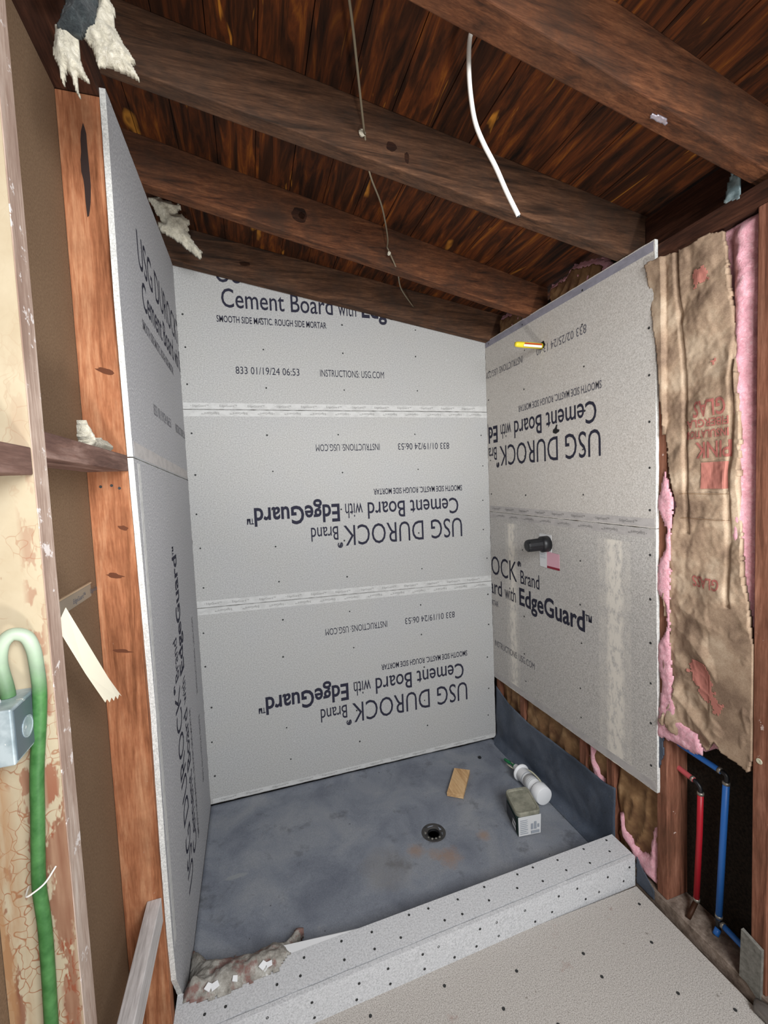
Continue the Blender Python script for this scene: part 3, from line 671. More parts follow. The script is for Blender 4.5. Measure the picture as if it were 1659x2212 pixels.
# lettered kraft-faced batt between the two front studs
batt = thing('insulation_batt', 'crumpled kraft paper insulation batt with red lettering, filling the open bay at right', 'insulation', (1.56, -1.19, -0.3), 'insulation batts in the right wall')
paper = [(-1.004, 1.213), (-1.015, 1.11), (-1.041, 0.927), (-1.054, 0.72), (-1.072, 0.572), (-1.096, 0.44), (-1.078, 0.351), (-1.064, 0.274), (-1.055, 0.136), (-1.068, 0.016), (-1.058, -0.096), (-1.093, -0.159), (-1.074, -0.222), (-1.044, -0.285), (-1.106, -0.307), (-1.152, -0.281), (-1.188, -0.308), (-1.215, -0.26), (-1.235, -0.284), (-1.274, -0.288), (-1.308, -0.298), (-1.3165, -0.255), (-1.316, 0.056), (-1.289, 0.243), (-1.277, 0.433), (-1.279, 0.622), (-1.269, 0.81), (-1.253, 1.011), (-1.23, 1.193), (-1.196, 1.205), (-1.122, 1.204)]
def fold(y, z, s, ang, seed):
    a = y * math.cos(ang) + z * math.sin(ang); b = -y * math.sin(ang) + z * math.cos(ang)
    return 1 - abs(noise.noise(Vector((a * s, b * s * 0.35, seed)))) * 2.6
def vfold(y, z, s, ang, seed):
    a = y * math.cos(ang) + z * math.sin(ang); b = -y * math.sin(ang) + z * math.cos(ang)
    return abs(noise.noise(Vector((a * s, b * s * 0.4, seed))))
def hk(y, z, e):
    low = max(0.0, min(1.0, (0.25 - z) / 0.45)); amt = 0.45 + 0.8 * low
    h = 0.011 + 0.012 * N(y, z, 2.0, 5)
    h += 0.020 * amt * vfold(y, z, 9, 0.9, 1) - 0.020 * amt * vfold(y, z, 11, -0.9, 5) + 0.014 * vfold(y, z, 8, 0.12, 9) + 0.009 * amt * vfold(y, z, 24, 0.4, 13) - 0.007 * amt * vfold(y, z, 30, -0.3, 17)
    h += 0.0012 * N(y, z, 8.0, 80)
    cx_ = -1.112 - 0.018 * math.sin(z * 3.3)
    if z > 0.35: h -= 0.016 * math.exp(-((y - cx_) / 0.005) ** 2)
    cx2 = -1.258 + 0.010 * math.sin(z * 3 + 1)
    h -= 0.014 * math.exp(-((y - cx2) / 0.005) ** 2)
    if y > -1.065: h = h * 0.5 + 0.006 + 0.010 * max(0, (z - 0.6))
    return max(0.003 + (0.011 if z < 0.15 and y < -1.2 else 0.0), min(h, 0.038))
def kp(y, z, h): return (1.5365 - h + (0.012 if y < -1.06 else 0.0), y, z)
V, F = sheet(paper, kp, 0.0033, hk, -0.002, 0.0022, 1)
kf = mesh('kraft_facing', V, F, M_kraft, parent=batt, smooth=True)
def onk(y, z): 
    a = kp(y, z, hk(y, z, 0.1)); return (a[0] - 0.0022, y, z)
kt = [('PINK', 0.0, 0.092, 0.0, 0.045, 0.02)]
def ktext(body, y0, y1, ztop, cap, bold=0.02):
    return lay_text([(body, 0.0, y1 - y0, 0.0, cap, bold)], lambda u, v: onk(y0 + u, ztop - v), sub=2)
parts = [ktext('PINK', -1.255, -1.16, 0.625, 0.045), ktext('GLAS', -1.245, -1.155, 0.745, 0.045), ktext('FIBERGLAS', -1.25, -1.125, 0.692, 0.022), ktext('INSULATION', -1.25, -1.125, 0.660, 0.022),
         ktext('GLASS', -1.23, -1.145, 0.225, 0.032)]
for (V, F) in parts: mesh('red_lettering', V, F, M_red, parent=kf)
def kpatch(poly, seed, rag=0.006):
    return sheet(poly, lambda a, b, h: (onk(a, b)[0] - h, a, b), 0.0045, lambda a, b, e: 0.0006, -0.0004, rag, seed)
for (V, F) in (kpatch([(-1.25, 0.49), (-1.178, 0.49), (-1.178, 0.568), (-1.25, 0.568)], 2, 0.0), kpatch([(-1.16, -0.03), (-1.19, -0.05), (-1.24, -0.15), (-1.225, -0.175), (-1.19, -0.14), (-1.15, -0.10), (-1.13, -0.05)], 5, 0.02), kpatch([(-1.15, 1.12), (-1.19, 1.13), (-1.20, 1.08), (-1.155, 1.075)], 7, 0.015), kpatch([(-1.205, 0.855), (-1.215, 0.855), (-1.215, 0.845), (-1.205, 0.845)], 8)): mesh('red_mark', V, F, M_pinkp, parent=kf)
for zz in (0.475, 0.40): mesh('paper_seam', *tube([onk(-1.112 - k * 0.0085, zz) for k in range(18)], 0.0007, 5), M_kraft_d, parent=kf)
pinkp = [(-1.195, 1.205), (-1.238, 1.24), (-1.275, 1.232), (-1.3145, 1.204), (-1.304, 1.112), (-1.3145, 1.037), (-1.304, 0.969), (-1.300, 0.901), (-1.306, -0.082), (-1.300, -0.25), (-1.188, -0.307), (-1.159, -0.332), (-1.098, -0.329), (-1.062, -0.322), (-1.0605, -0.165), (-1.0605, 1.2)]
pinkp = [(y, min(z, 1.204)) for (y, z) in pinkp]
def hp(y, z, e):
    k = max(0.0, min(1.0, (-1.235 - y) / 0.03))
    return k * (min(0.030, 0.9 * e + 0.002) * (0.8 + 0.3 * N(y, z, 1, 18)) + 0.004 * N(y, z, 4, 60)) - 0.004 * (1 - k)
V, F = sheet(pinkp, lambda a, b, h: (1.566 - h, a, b), 0.006, hp, -0.05, 0.006, 3)
mesh('pink_fibreglass', V, F, M_pink, parent=batt, smooth=True)
# tufts that spill over the stud at left and along the lower edge
tl = [(-1.061, 0.545), (-1.034, 0.43), (-1.067, 0.364), (-1.063, 0.30), (-1.036, 0.24), (-1.030, 0.16), (-1.066, 0.106), (-1.064, 0.03), (-1.034, -0.03), (-1.034, -0.077), (-1.049, -0.165), (-1.030, -0.30), (-1.026, -0.345), (-1.098, -0.335), (-1.159, -0.334), (-1.188, -0.32), (-1.17, -0.27), (-1.10, -0.25), (-1.09, -0.16), (-1.075, 0.0), (-1.075, 0.13), (-1.08, 0.35), (-1.09, 0.45)]
V, F = sheet(tl, lambda a, b, h: (1.5355 - h, a, b), 0.005, lambda a, b, e: 0.004 + 0.006 * min(1, e / 0.01) + 0.003 * N(a, b, 2, 50), 0.0005, 0.008, 6)
mesh('pink_tuft', V, F, M_pink, parent=batt, smooth=True)

def low_batt(y0, y1, z0, z1, label, pink, seed):
    b = thing('insulation_batt', label, 'insulation', (1.57, (y0 + y1) / 2, z0), 'insulation batts in the right wall')
    poly = [(y0, z0), (y1, z0), (y1, z1), (y0, z1)]
    V, F = sheet(poly, lambda a, c_, h: (1.563 - h, a, c_), 0.008, lambda a, c_, e: 0.006 + 0.012 * max(0, fold(a, c_, 16, 0.3, seed)) ** 2 + 0.006 * N(a, c_, seed, 12), -0.002, 0.0, seed)
    mesh('kraft_facing', V, F, M_kraft_d, parent=b, smooth=True)
    V, F = sheet(pink, lambda a, c_, h: (1.561 - h, a, c_), 0.006, lambda a, c_, e: 0.008 + min(0.014, e) + 0.004 * N(a, c_, seed, 40), 0.002, 0.01, seed)
    mesh('pink_fibreglass', V, F, M_pink, parent=b, smooth=True); return b
low_batt(-0.224, -0.042, -0.75, 1.2, 'paper-faced insulation in the narrow bay nearest the back corner, low on the right wall', [(-0.06, -0.70), (-0.05, -0.70), (-0.05, -0.74), (-0.06, -0.74)], 1)
low_batt(-0.652, -0.264, -0.75, 1.2, 'wide brown paper insulation showing in the gap above the liner, middle of the right wall', [(-0.60, -0.73), (-0.58, -0.73), (-0.58, -0.745), (-0.60, -0.745)], 2)
low_batt(-0.800, -0.692, -0.75, 1.2, 'narrow insulation batt with pink wool bulging out above the liner', [(-0.700, -0.55), (-0.735, -0.56), (-0.740, -0.62), (-0.775, -0.665), (-0.79, -0.74), (-0.74, -0.74), (-0.715, -0.67), (-0.700, -0.62)], 3)
lb = low_batt(-1.020, -0.842, -0.905, 1.2, 'torn insulation batt with pink wool above the right end of the curb', [(-1.018, -0.905), (-0.94, -0.905), (-0.90, -0.86), (-0.86, -0.84), (-0.848, -0.76), (-0.87, -0.74), (-0.89, -0.80), (-0.94, -0.84), (-0.98, -0.82), (-1.000, -0.70), (-1.018, -0.70)], 4)
# insulation peeping over the right wall, between the rafters
def tuft(label, poly, xs, seed, mix_=True):
    b = thing('insulation_tuft', label, 'insulation', (xs, poly[0][0], poly[0][1]), 'insulation tufts above the right wall')
    V, F = sheet(poly, lambda a, c_, h: (xs - h, a, c_), 0.005, lambda a, c_, e: 0.006 + min(0.02, e) + 0.006 * N(a, c_, seed, 35), -0.02, 0.014, seed)
    mesh('pink_fibreglass', V, F, M_pink, parent=b, smooth=True)
    cy = sum(p[0] for p in poly) / len(poly); z0 = min(p[1] for p in poly); kp_ = [((p[0] - cy) * 0.86 + cy - 0.01, z0 + (p[1] - z0) * 0.80) for p in poly]
    V, F = sheet(kp_, lambda a, c_, h: (xs - 0.022 - h, a, c_), 0.005, lambda a, c_, e: 0.006 + 0.010 * max(0, fold(a, c_, 22, 0.4, seed)) ** 2, 0.0, 0.006, seed + 1)
    mesh('kraft_facing', V, F, M_kraft_d, parent=b, smooth=True); return b
tuft('pink wool and brown paper poking out over the right wall, between second and third rafter', [(-0.445, 1.345), (-0.46, 1.385), (-0.558, 1.388), (-0.60, 1.41), (-0.738, 1.372), (-0.778, 1.345), (-0.79, 1.265), (-0.47, 1.265)], 1.60, 11)
tuft('small pink tuft in the back corner, between the two rearmost rafters', [(-0.065, 1.40), (-0.12, 1.395), (-0.19, 1.385), (-0.263, 1.363), (-0.25, 1.265), (-0.065, 1.265)], 1.60, 12)

# ------------------------------------------------------------------ water pipes
GP = 'supply pipes in the open bay'
pr = thing('water_pipe', 'red plastic water pipe with an elbow, dropping behind the bottom plate', 'pipe', (1.59, -1.121, -0.96), GP)
mesh('upper_run', *tube(smooth_path([(1.59, -1.0, -0.446), (1.59, -1.06, -0.455), (1.59, -1.112, -0.462)], 4), 0.0088, 14), M_redpex2, parent=pr, smooth=True)
mesh('elbow', *tube(smooth_path([(1.59, -1.108, -0.462), (1.59, -1.122, -0.465), (1.59, -1.133, -0.476), (1.59, -1.134, -0.495)], 5), 0.0062, 12), M_blackp, parent=pr, smooth=True)
mesh('drop', *tube([(1.59, -1.1340, -0.492), (1.59, -1.131, -0.63), (1.59, -1.121, -0.872)], 0.0088, 14), M_redpex, parent=pr, smooth=True)
for q in ([(1.59, -1.104, -0.4605), (1.59, -1.111, -0.462)], [(1.59, -1.134, -0.489), (1.59, -1.134, -0.497)], [(1.59, -1.1213, -0.862), (1.59, -1.121, -0.872)]): mesh('crimp_ring', *tube(q, 0.0100, 14), M_metal, parent=pr, smooth=True)
mesh('copper_stub', *tube([(1.59, -1.121, -0.872), (1.56, -1.125, -0.90), (1.545, -1.127, -0.912)], 0.0075, 12), M_copper, parent=pr, smooth=True)
pb = thing('water_pipe', 'blue plastic water pipe with an elbow and a low branch, beside the red pipe', 'pipe', (1.59, -1.195, -0.96), GP)
mesh('upper_run', *tube(smooth_path([(1.59, -1.0, -0.352), (1.59, -1.058, -0.368), (1.59, -1.13, -0.374), (1.59, -1.198, -0.378)], 4), 0.0088, 14), M_bluepex, parent=pb, smooth=True)
mesh('elbow', *tube(smooth_path([(1.59, -1.196, -0.378), (1.59, -1.210, -0.380), (1.59, -1.215, -0.390), (1.59, -1.213, -0.408)], 5), 0.0066, 12), M_blackp, parent=pb, smooth=True)
mesh('drop', *tube([(1.59, -1.213, -0.404), (1.59, -1.203, -0.62), (1.59, -1.193, -0.862)], 0.0092, 14), M_bluepex, parent=pb, smooth=True)
mesh('tee', *join(tube([(1.59, -1.193, -0.858), (1.588, -1.193, -0.905)], 0.0075, 12), tube([(1.59, -1.193, -0.872), (1.588, -1.212, -0.872)], 0.0072, 12)), M_blackp, parent=pb, smooth=True)
for q in ([(1.59, -1.190, -0.377), (1.59, -1.198, -0.378)], [(1.59, -1.213, -0.402), (1.59, -1.2127, -0.410)], [(1.59, -1.1935, -0.850), (1.59, -1.193, -0.859)], [(1.588, -1.204, -0.872), (1.588, -1.211, -0.872)]): mesh('crimp_ring', *tube(q, 0.0104, 14), M_metal, parent=pb, smooth=True)
mesh('low_branch', *tube([(1.588, -1.207, -0.872), (1.585, -1.314, -0.884)], 0.0088, 14), M_bluepex, parent=pb, smooth=True)
mesh('lower_stub', *tube([(1.588, -1.193, -0.896), (1.575, -1.194, -0.912)], 0.0088, 14), M_bluepex, parent=pb, smooth=True)
# things on and by the right plate
V, F = prism([(1.5355, -1.296, -0.912), (1.5355, -1.316, -0.912), (1.5355, -1.350, -0.935), (1.5355, -1.352, -0.778), (1.5355, -1.300, -0.765)], (-0.010, 0, 0))
tag(mesh('board_offcut', V, F, M_offcut), 'grey offcut of board standing against the foot of the far right stud', 'offcut')
V, F = lathe((1.516, -1.345, -0.938), (0.1, -1, 0.15), [(0, 0.004), (0.004, 0.020), (0.05, 0.024), (0.10, 0.026), (0.102, 0.024), (0.05, 0.021), (0.006, 0.016)], 18)
V = [Vector(v) + noise.noise_vector(Vector(v) * 40) * 0.006 for v in V]
tag(mesh('plastic_wrap', V, F, M_clear, smooth=True), 'crumpled clear plastic at the floor edge, lower right corner', 'plastic')
V, F = sheet([(-1.236, 1.275), (-1.249, 1.335), (-1.274, 1.31), (-1.272, 1.253), (-1.23, 1.2635)], lambda a, b, h: (1.542 - h, a, b), 0.004, lambda a, b, e: 0.005 + 0.006 * N(a, b, 1, 50), 0.0, 0.004, 9)
tag(mesh('plastic_scrap', V, F, M_bag, smooth=True), 'grey blue scrap of plastic tucked above the right top plate', 'plastic scrap')
V, F = sheet([(1.165, -1.338), (1.20, -1.344), (1.215, -1.337), (1.20, -1.330), (1.17, -1.331)], lambda a, b, h: (a, b, rz(a) - 0.0002 - h), 0.003, lambda a, b, e: 0.003 + 0.002 * N(a, b, 1, 120), 0.0, 0.004, 9)
tag(mesh('foil_scrap', V, F, M_silverpaper, smooth=True), 'tiny shiny foil scrap stuck under the nearest rafter', 'foil')
V, F = sheet([(-1.026, -0.318), (-1.052, -0.316), (-1.050, -0.40), (-1.035, -0.455), (-1.024, -0.46)], lambda a, b, h: (1.5368 - h, a, b), 0.004, lambda a, b, e: 0.004 + 0.003 * N(a, b, 2, 50), 0.0, 0.004, 2)
tag(mesh('plastic_sleeve', V, F, M_flap, smooth=True), 'grey plastic sleeve where the pipes pass the front right stud', 'sleeve')

# ------------------------------------------------------------------ pan, liner, drain, curb
lin = thing('shower_liner', 'grey waterproof liner forming the shower pan, turned up the right wall', 'shower pan', (0.76, -0.43, -0.96))
DX, DY = 0.922, -0.490
def pz(x, y):
    z = -0.938 + 0.004 * N(x, y, 1, 5)
    z += 0.016 * max(0, 1 - min(x, abs(-0.005 - y)) / 0.035) * 0.3
    d = math.hypot(x - DX, y - DY)
    return z - 0.006 * math.exp(-(d / 0.12) ** 2)
V, F = [], []; nx, ny = 96, 58
for j in range(ny + 1):
    for i_ in range(nx + 1):
        xx = 0.001 + 1.497 * i_ / nx; yy = -0.860 + 0.872 * j / ny
        V.append((xx, yy, pz(xx, yy)))
hole = set()
for j in range(ny):
    for i_ in range(nx):
        a = j * (nx + 1) + i_; cx_ = 0.001 + 1.497 * (i_ + .5) / nx; cy_ = -0.860 + 0.872 * (j + .5) / ny
        if math.hypot(cx_ - DX, cy_ - DY) < 0.040: continue
        F.append((a, a + 1, a + nx + 2, a + nx + 1))
# underside and rim give the sheet thickness
o = mesh('floor_sheet', V, F, M_liner, parent=lin, smooth=True); md = o.modifiers.new('solid', 'SOLIDIFY'); md.thickness = 0.003; md.offset = -1
def ftop(y):
    K = [(0.02, -0.615), (-0.129, -0.668), (-0.292, -0.686), (-0.502, -0.675), (-0.676, -0.668), (-0.80, -0.668), (-0.846, -0.655)]
    for (a, b) in zip(K, K[1:]):
        if b[0] <= y <= a[0]: return a[1] + (b[1] - a[1]) * (y - a[0]) / (b[0] - a[0])
    return K[-1][1] if y < -0.8 else K[0][1]
V, F = [], []; ny, nz = 70, 26
for j in range(ny + 1):
    yy = 0.0 - 0.848 * j / ny; zt = ftop(yy) + 0.004 * N(yy, 0, 3, 20)
    for k in range(nz + 1):
        s = k / nz
        if s < 0.25: q = s / 0.25; xx = 1.485 + 0.045 * math.sin(q * math.pi / 2); zz = -0.936 + 0.045 * (1 - math.cos(q * math.pi / 2))
        else: q = (s - 0.25) / 0.75; xx = 1.530 + 0.004 * q; zz = -0.891 + (zt + 0.891) * q
        bulge = 0.010 * N(yy, zz, 5, 7) * (1 if s > 0.1 else 0) * (1 - abs(2 * s - 1) ** 4)
        V.append((xx - abs(bulge) * (1.0 if s > .2 else .3), yy, zz))
for j in range(ny):
    for k in range(nz):
        a = j * (nz + 1) + k; F.append((a, a + 1, a + nz + 2, a + nz + 1))
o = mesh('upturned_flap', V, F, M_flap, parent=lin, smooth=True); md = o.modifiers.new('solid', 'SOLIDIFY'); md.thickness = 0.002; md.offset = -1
dr = thing('shower_drain', 'round dark drain fitting in the floor of the shower pan', 'drain', (DX, DY, -0.965))
mesh('clamping_ring', *lathe((DX, DY, -0.952), (0, 0, 1), [(0, 0.050), (0.0105, 0.053), (0.0125, 0.050), (0.0125, 0.040), (0.009, 0.037), (0.008, 0.026), (0.0, 0.025)], 36), M_drain, parent=dr, smooth=True)
mesh('throat', *lathe((DX, DY, -0.9655), (0, 0, 1), [(0, 0.025), (0.0215, 0.0262), (0.0225, 0.0245), (0.0215, 0.023), (0.003, 0.022)], 28), M_draind, parent=dr, smooth=True)
for k in range(4):
    a = 0.5 + k * math.pi / 2; b = screw(dr, (DX + 0.044 * math.cos(a), DY + 0.044 * math.sin(a), -0.9397), (0, 0, 1), 1.4); b.name = 'bolt'
for q in (3.6, 4.1, 4.6, 5.2, 2.9): mesh('grit', *lathe((DX + 0.034 * math.cos(q), DY + 0.034 * math.sin(q), -0.942), (math.cos(q * 3), math.sin(q * 3), 1), [(0, 0.005), (0.004, 0.004), (0.007, 0.001)], 5), M_offcut, parent=dr)

curb = thing('shower_curb', 'grey cement board curb across the front of the shower pan', 'curb', (0.76, -0.91, -0.965))
def cb(x): q = (x + 0.013) / 1.54; return (-0.868 + 0.034 * q, -0.990 + 0.049 * q)
XL, XR = -0.0128, 1.5265
(bl_, fl0), (br_, fr0) = cb(XL), cb(XR)
def jag(z, y_l, y_r, n=60, amp=0.0012, seed=0.0):
    return [(XL + (XR - XL) * k / n, y_l + (y_r - y_l) * k / n + amp * N(k * 0.37, seed, 0, 1) * 2, z) for k in range(n + 1)]
# timber core, then the top slab and the front slab with a ragged joint between
V, F = prism([(XL + 0.002, bl_ - 0.002, -0.964), (XR - 0.002, br_ - 0.002, -0.964), (XR - 0.002, fr0 + 0.0135, -0.964), (XL + 0.002, fl0 + 0.0135, -0.964)], (0, 0, 0.1005))
mesh('timber_core', V, F, M_plate, parent=curb)
fr_ = jag(-0.863, fl0 + 0.0165, fr0 + 0.0165, seed=1.0, amp=0.0022)
V, F = prism([(XL, bl_, -0.863), (XR, br_, -0.863)] + fr_[::-1], (0, 0, 0.0132))
tops = mesh('top_slab', V, F, MB_curb, parent=curb)
bk_ = jag(-0.963, fl0 + 0.0125, fr0 + 0.0125, seed=7.0, amp=0.0006)
V, F = prism([(XL, fl0, -0.963), (XR, fr0, -0.963)] + bk_[::-1], (0, 0, 0.1128))
mesh('front_slab', V, F, MB_curb, parent=curb)
random.seed(11)
for k in range(15):
    q = (k + 0.5) / 15; x = XL + (XR - XL) * q
    y0, y1 = cb(x)
    screw(curb, (x + random.uniform(-.02, .02), y0 - 0.022 + random.uniform(-.008, .008), -0.8497), (0, 0, 1), 0.95)
    screw(curb, (x + random.uniform(-.03, .03), (y0 + y1) / 2 - 0.012 + random.uniform(-.008, .008), -0.8497), (0, 0, 1), 0.95)
    screw(curb, (x + random.uniform(-.03, .03), y1 - 0.0003, -0.875 - random.uniform(0, .012)), (0, -1, 0), 0.95)
    screw(curb, (x + random.uniform(-.03, .03), y1 - 0.0003, -0.925 - random.uniform(0, .012)), (0, -1, 0), 0.95)
# white strip behind the left part of the curb
V, F = prism([(0.27, -0.869, -0.936), (0.27, -0.832, -0.936), (0.27, -0.826, -0.853), (0.27, -0.869, -0.8505)], (0.28, 0.006, 0))
V = [Vector(v) for v in V]
for k in range(4, 8):
    if V[k].y > -0.86: V[k].y = -0.858
tag(mesh('foam_wedge', V, F, M_white), 'white wedge-shaped strip between the liner and the back of the curb', 'wedge')
# small dark scrap of liner at the right end of the curb
V, F = sheet([(-0.945, -0.845), (-0.965, -0.87), (-1.018, -0.915), (-1.018, -0.948), (-0.945, -0.948)], lambda a, b, h: (1.5295 - h, a, b), 0.004, lambda a, b, e: 0.002 + 0.002 * N(a, b, 2, 30), 0.0, 0.003, 2)
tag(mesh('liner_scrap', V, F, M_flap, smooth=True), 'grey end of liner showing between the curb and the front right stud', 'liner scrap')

# dusty bundle lying over the left end of the curb
poly = [(0.004, -0.895), (0.05, -0.905), (0.10, -0.912), (0.16, -0.905), (0.206, -0.900), (0.258, -0.897), (0.297, -0.857), (0.300, -0.825), (0.345, -0.745), (0.330, -0.735), (0.27, -0.79), (0.237, -0.778), (0.16, -0.77), (0.099, -0.765), (0.05, -0.745), (0.006, -0.70)]
def hb(x, y, e):
    b0 = cb(x)[0]
    over = -0.848 if y < b0 + 0.002 else -0.848 - min(0.055, (y - b0) * 0.7)
    return (over + 0.9365) + min(0.034, e * 1.3) * (0.8 + 0.5 * N(x, y, 1, 22)) + 0.008 * N(x, y, 3, 55)
bag = thing('debris_bag', 'dusty torn bag with red brown scraps slumped over the left end of the curb', 'debris bag', (0.15, -0.83, -0.93))
def bk3(x, y, h): return (x, y, -0.9365 + h)
V, F = [], []
V, F = sheet(poly, bk3, 0.006, hb, 0.0, 0.006, 2)
# lift the underside clear of the curb
for i_, v in enumerate(V):
    if abs(v[2] + 0.9365) < 1e-6 and v[1] < cb(v[0])[0] + 0.008: V[i_] = (v[0], v[1], -0.8495)
mesh('torn_sheet', V, F, M_debris, parent=bag, smooth=True)
for (a, b_, c_, s_) in ((0.072, -0.897, 0.012, 0.4), (0.088, -0.899, 0.013, -0.3), (0.142, -0.899, 0.010, 0.9), (0.218, -0.890, 0.013, 0.2), (0.235, -0.892, 0.010, -0.6)):
    Q = [Vector((a + c_ * math.cos(s_ + q), b_ + c_ * 0.8 * math.sin(s_ + q), -0.826 + 0.004 * math.sin(q))) for q in (0, 1.3, 2.9, 4.4)]
    mesh('paper_scrap', *prism(Q, (0, 0, 0.002)), M_white, parent=bag)

# ------------------------------------------------------------------ loose things in the pan
V, F = prism([(1.177, -0.172, -0.934), (1.243, -0.214, -0.934), (1.128, -0.365, -0.934), (1.065, -0.320, -0.934)], (0, 0, 0.018))
tag(mesh('wood_offcut', V, F, M_small, bevel=0.001), 'small rectangular plywood offcut lying flat in the shower pan', 'offcut')
V, F = lathe((1.349, -0.124, -0.934), (0.2, 0.1, 1), [(0, 0.008), (0.005, 0.010), (0.010, 0.005), (0.012, 0.001)], 7)
tag(mesh('pebble', V, F, M_blackp), 'tiny dark pebble near the back right of the shower pan', 'pebble')
# boxy tub
tub = thing('tub', 'square dust-covered tub with a white label, in front of the white bottle', 'tub', (1.305, -0.575, -0.935))
fx = Vector((0.103, -0.012, 0)); fy = Vector((0.030, 0.135, 0)); o0 = Vector((1.233, -0.641, -0.9345))
def tq(u, v, z): return o0 + fx * u + fy * v + Vector((0, 0, z))
def rrect(z, r=0.12, sx=1.0, g=0.0):
    P = []
    for (cu, cv, a0) in ((1 - r, 1 - r, 0), (r, 1 - r, 90), (r, r, 180), (1 - r, r, 270)):
        for k in range(5):
            a = math.radians(a0 + k * 22.5); P.append(tq(0.5 + (cu - 0.5 + r * math.cos(a)) * sx, 0.5 + (cv - 0.5 + r * math.sin(a)) * sx, z))
    return P
def loft(levels):
    V, F = [], []; n = len(levels[0])
    for L_ in levels: V += L_
    for i_ in range(len(levels) - 1):
        for k in range(n): a, b = i_ * n + k, i_ * n + (k + 1) % n; F.append((a, b, b + n, a + n))
    F.append(tuple(range(n - 1, -1, -1))); F.append(tuple(range((len(levels) - 1) * n, len(levels) * n))); return V, F
mesh('body', *loft([rrect(0.0, 0.08, 0.90), rrect(0.004, 0.1, 0.94), rrect(0.094, 0.1, 0.99)]), M_boxgreen, parent=tub, smooth=False)
mesh('lid', *loft([rrect(0.090, 0.16, 1.05), rrect(0.101, 0.16, 1.05), rrect(0.106, 0.16, 1.01), rrect(0.1045, 0.16, 0.90), rrect(0.1010, 0.16, 0.86)]), M_dustlid, parent=tub)
def fr(u, z, out): return o0 + fx * u + Vector((0, 0, z)) - fy.normalized() * out
lbq = [fr(0.04, 0.006, 0.001), fr(0.98, 0.006, 0.001), fr(1.0, 0.089, 0.0035), fr(0.02, 0.089, 0.0035)]
lab = mesh('label', *prism(lbq, -fy.normalized() * 0.0008), M_label, parent=tub)
it = []
for k in range(8): it.append(prism([fr(0.10, 0.072 - k * 0.008, 0.0048), fr(0.10 + 0.34 * (0.8 + 0.2 * math.sin(k * 3)), 0.072 - k * 0.008, 0.0048), fr(0.10 + 0.34, 0.075 - k * 0.008, 0.0048), fr(0.10, 0.075 - k * 0.008, 0.0048)], -fy.normalized() * 0.0003))
for (a, b, z0, z1) in ((0.56, 0.66, 0.03, 0.055), (0.70, 0.80, 0.030, 0.062), (0.84, 0.92, 0.035, 0.05), (0.56, 0.92, 0.012, 0.024)): it.append(prism([fr(a, z0, 0.0048), fr(b, z0, 0.0048), fr(b, z1, 0.0048), fr(a, z1, 0.0048)], -fy.normalized() * 0.0003))
for q in it: mesh('label_print', *q, M_labelg, parent=lab)
# left side: black logo panel with pale marks
def sd_(v, z, out): return o0 + fy * v + Vector((0, 0, z)) - fx.normalized() * out
spn = mesh('side_panel', *prism([sd_(0.12, 0.010, -0.0015), sd_(0.90, 0.010, -0.0015), sd_(0.90, 0.070, 0.0005), sd_(0.12, 0.070, 0.0005)], -fx.normalized() * 0.0008), M_blackp, parent=tub)
for (a, b, z0, z1) in ((0.12, 0.34, 0.040, 0.052), (0.13, 0.40, 0.018, 0.034)): mesh('side_mark', *prism([sd_(a, z0, 0.0015), sd_(b, z0, 0.0015), sd_(b, z1, 0.0018), sd_(a, z1, 0.0018)], -fx.normalized() * 0.0004), M_label, parent=spn)
# white bottle lying on its side, foot toward the viewer
bt = thing('bottle', 'white plastic bottle with a green tip lying against the right wall', 'bottle', (1.455, -0.40, -0.935))
bd = Vector((0.0, 1, 0)); b0 = Vector((1.450, -0.528, -0.8925))
mesh('foot', *lathe(b0, bd, [(0.0, 0.037), (0.002, 0.0405), (0.040, 0.0425), (0.048, 0.038), (0.052, 0.030)], 32), M_white, parent=bt, smooth=True)
mesh('body', *lathe(b0, bd, [(0.048, 0.030), (0.060, 0.0325), (0.165, 0.0325), (0.176, 0.026)], 32), M_white, parent=bt, smooth=True)
blb = mesh('label', *lathe(b0, bd, [(0.066, 0.0330), (0.118, 0.0330)], 32), M_label, parent=bt, smooth=True)
for (s, w_) in ((0.078, 0.0016), (0.085, 0.0016), (0.092, 0.0016), (0.127, 0.003)): mesh('label_print', *lathe(b0, bd, [(s, 0.0332), (s + w_, 0.0332)], 32), M_labelg, parent=blb, smooth=True)
mesh('collar', *lathe(b0, bd, [(0.172, 0.026), (0.174, 0.041), (0.180, 0.041), (0.182, 0.022)], 32), M_white, parent=bt, smooth=True)
mesh('neck', *lathe(b0, bd, [(0.180, 0.020), (0.196, 0.0155), (0.222, 0.0150), (0.226, 0.0125)], 24), M_white, parent=bt, smooth=True)
tip0 = b0 + bd * 0.226
mesh('green_tip', *lathe(tip0, Vector((-0.12, 1, -0.12)), [(0, 0.0105), (0.014, 0.0085), (0.018, 0.004), (0.040, 0.004), (0.044, 0.0080), (0.080, 0.0070), (0.086, 0.003)], 16), M_greenp, parent=bt, smooth=True)
for (q, s_) in (((0.006, 0.005, 0.0), (0.003, 0.045, -0.006)), ((-0.012, 0.0, -0.008), (-0.020, 0.045, -0.010))): mesh('side_rod', *tube([tip0 + Vector(q), tip0 + Vector(s_)], 0.0028, 8), M_beige, parent=bt, smooth=True)
mesh('handle_bar', *tube(smooth_path([b0 + Vector((0.030, 0.045, 0.012)), b0 + Vector((0.036, 0.09, 0.016)), b0 + Vector((0.036, 0.14, 0.016)), b0 + Vector((0.028, 0.172, 0.012))]), 0.004, 8), M_beige, parent=bt, smooth=True)

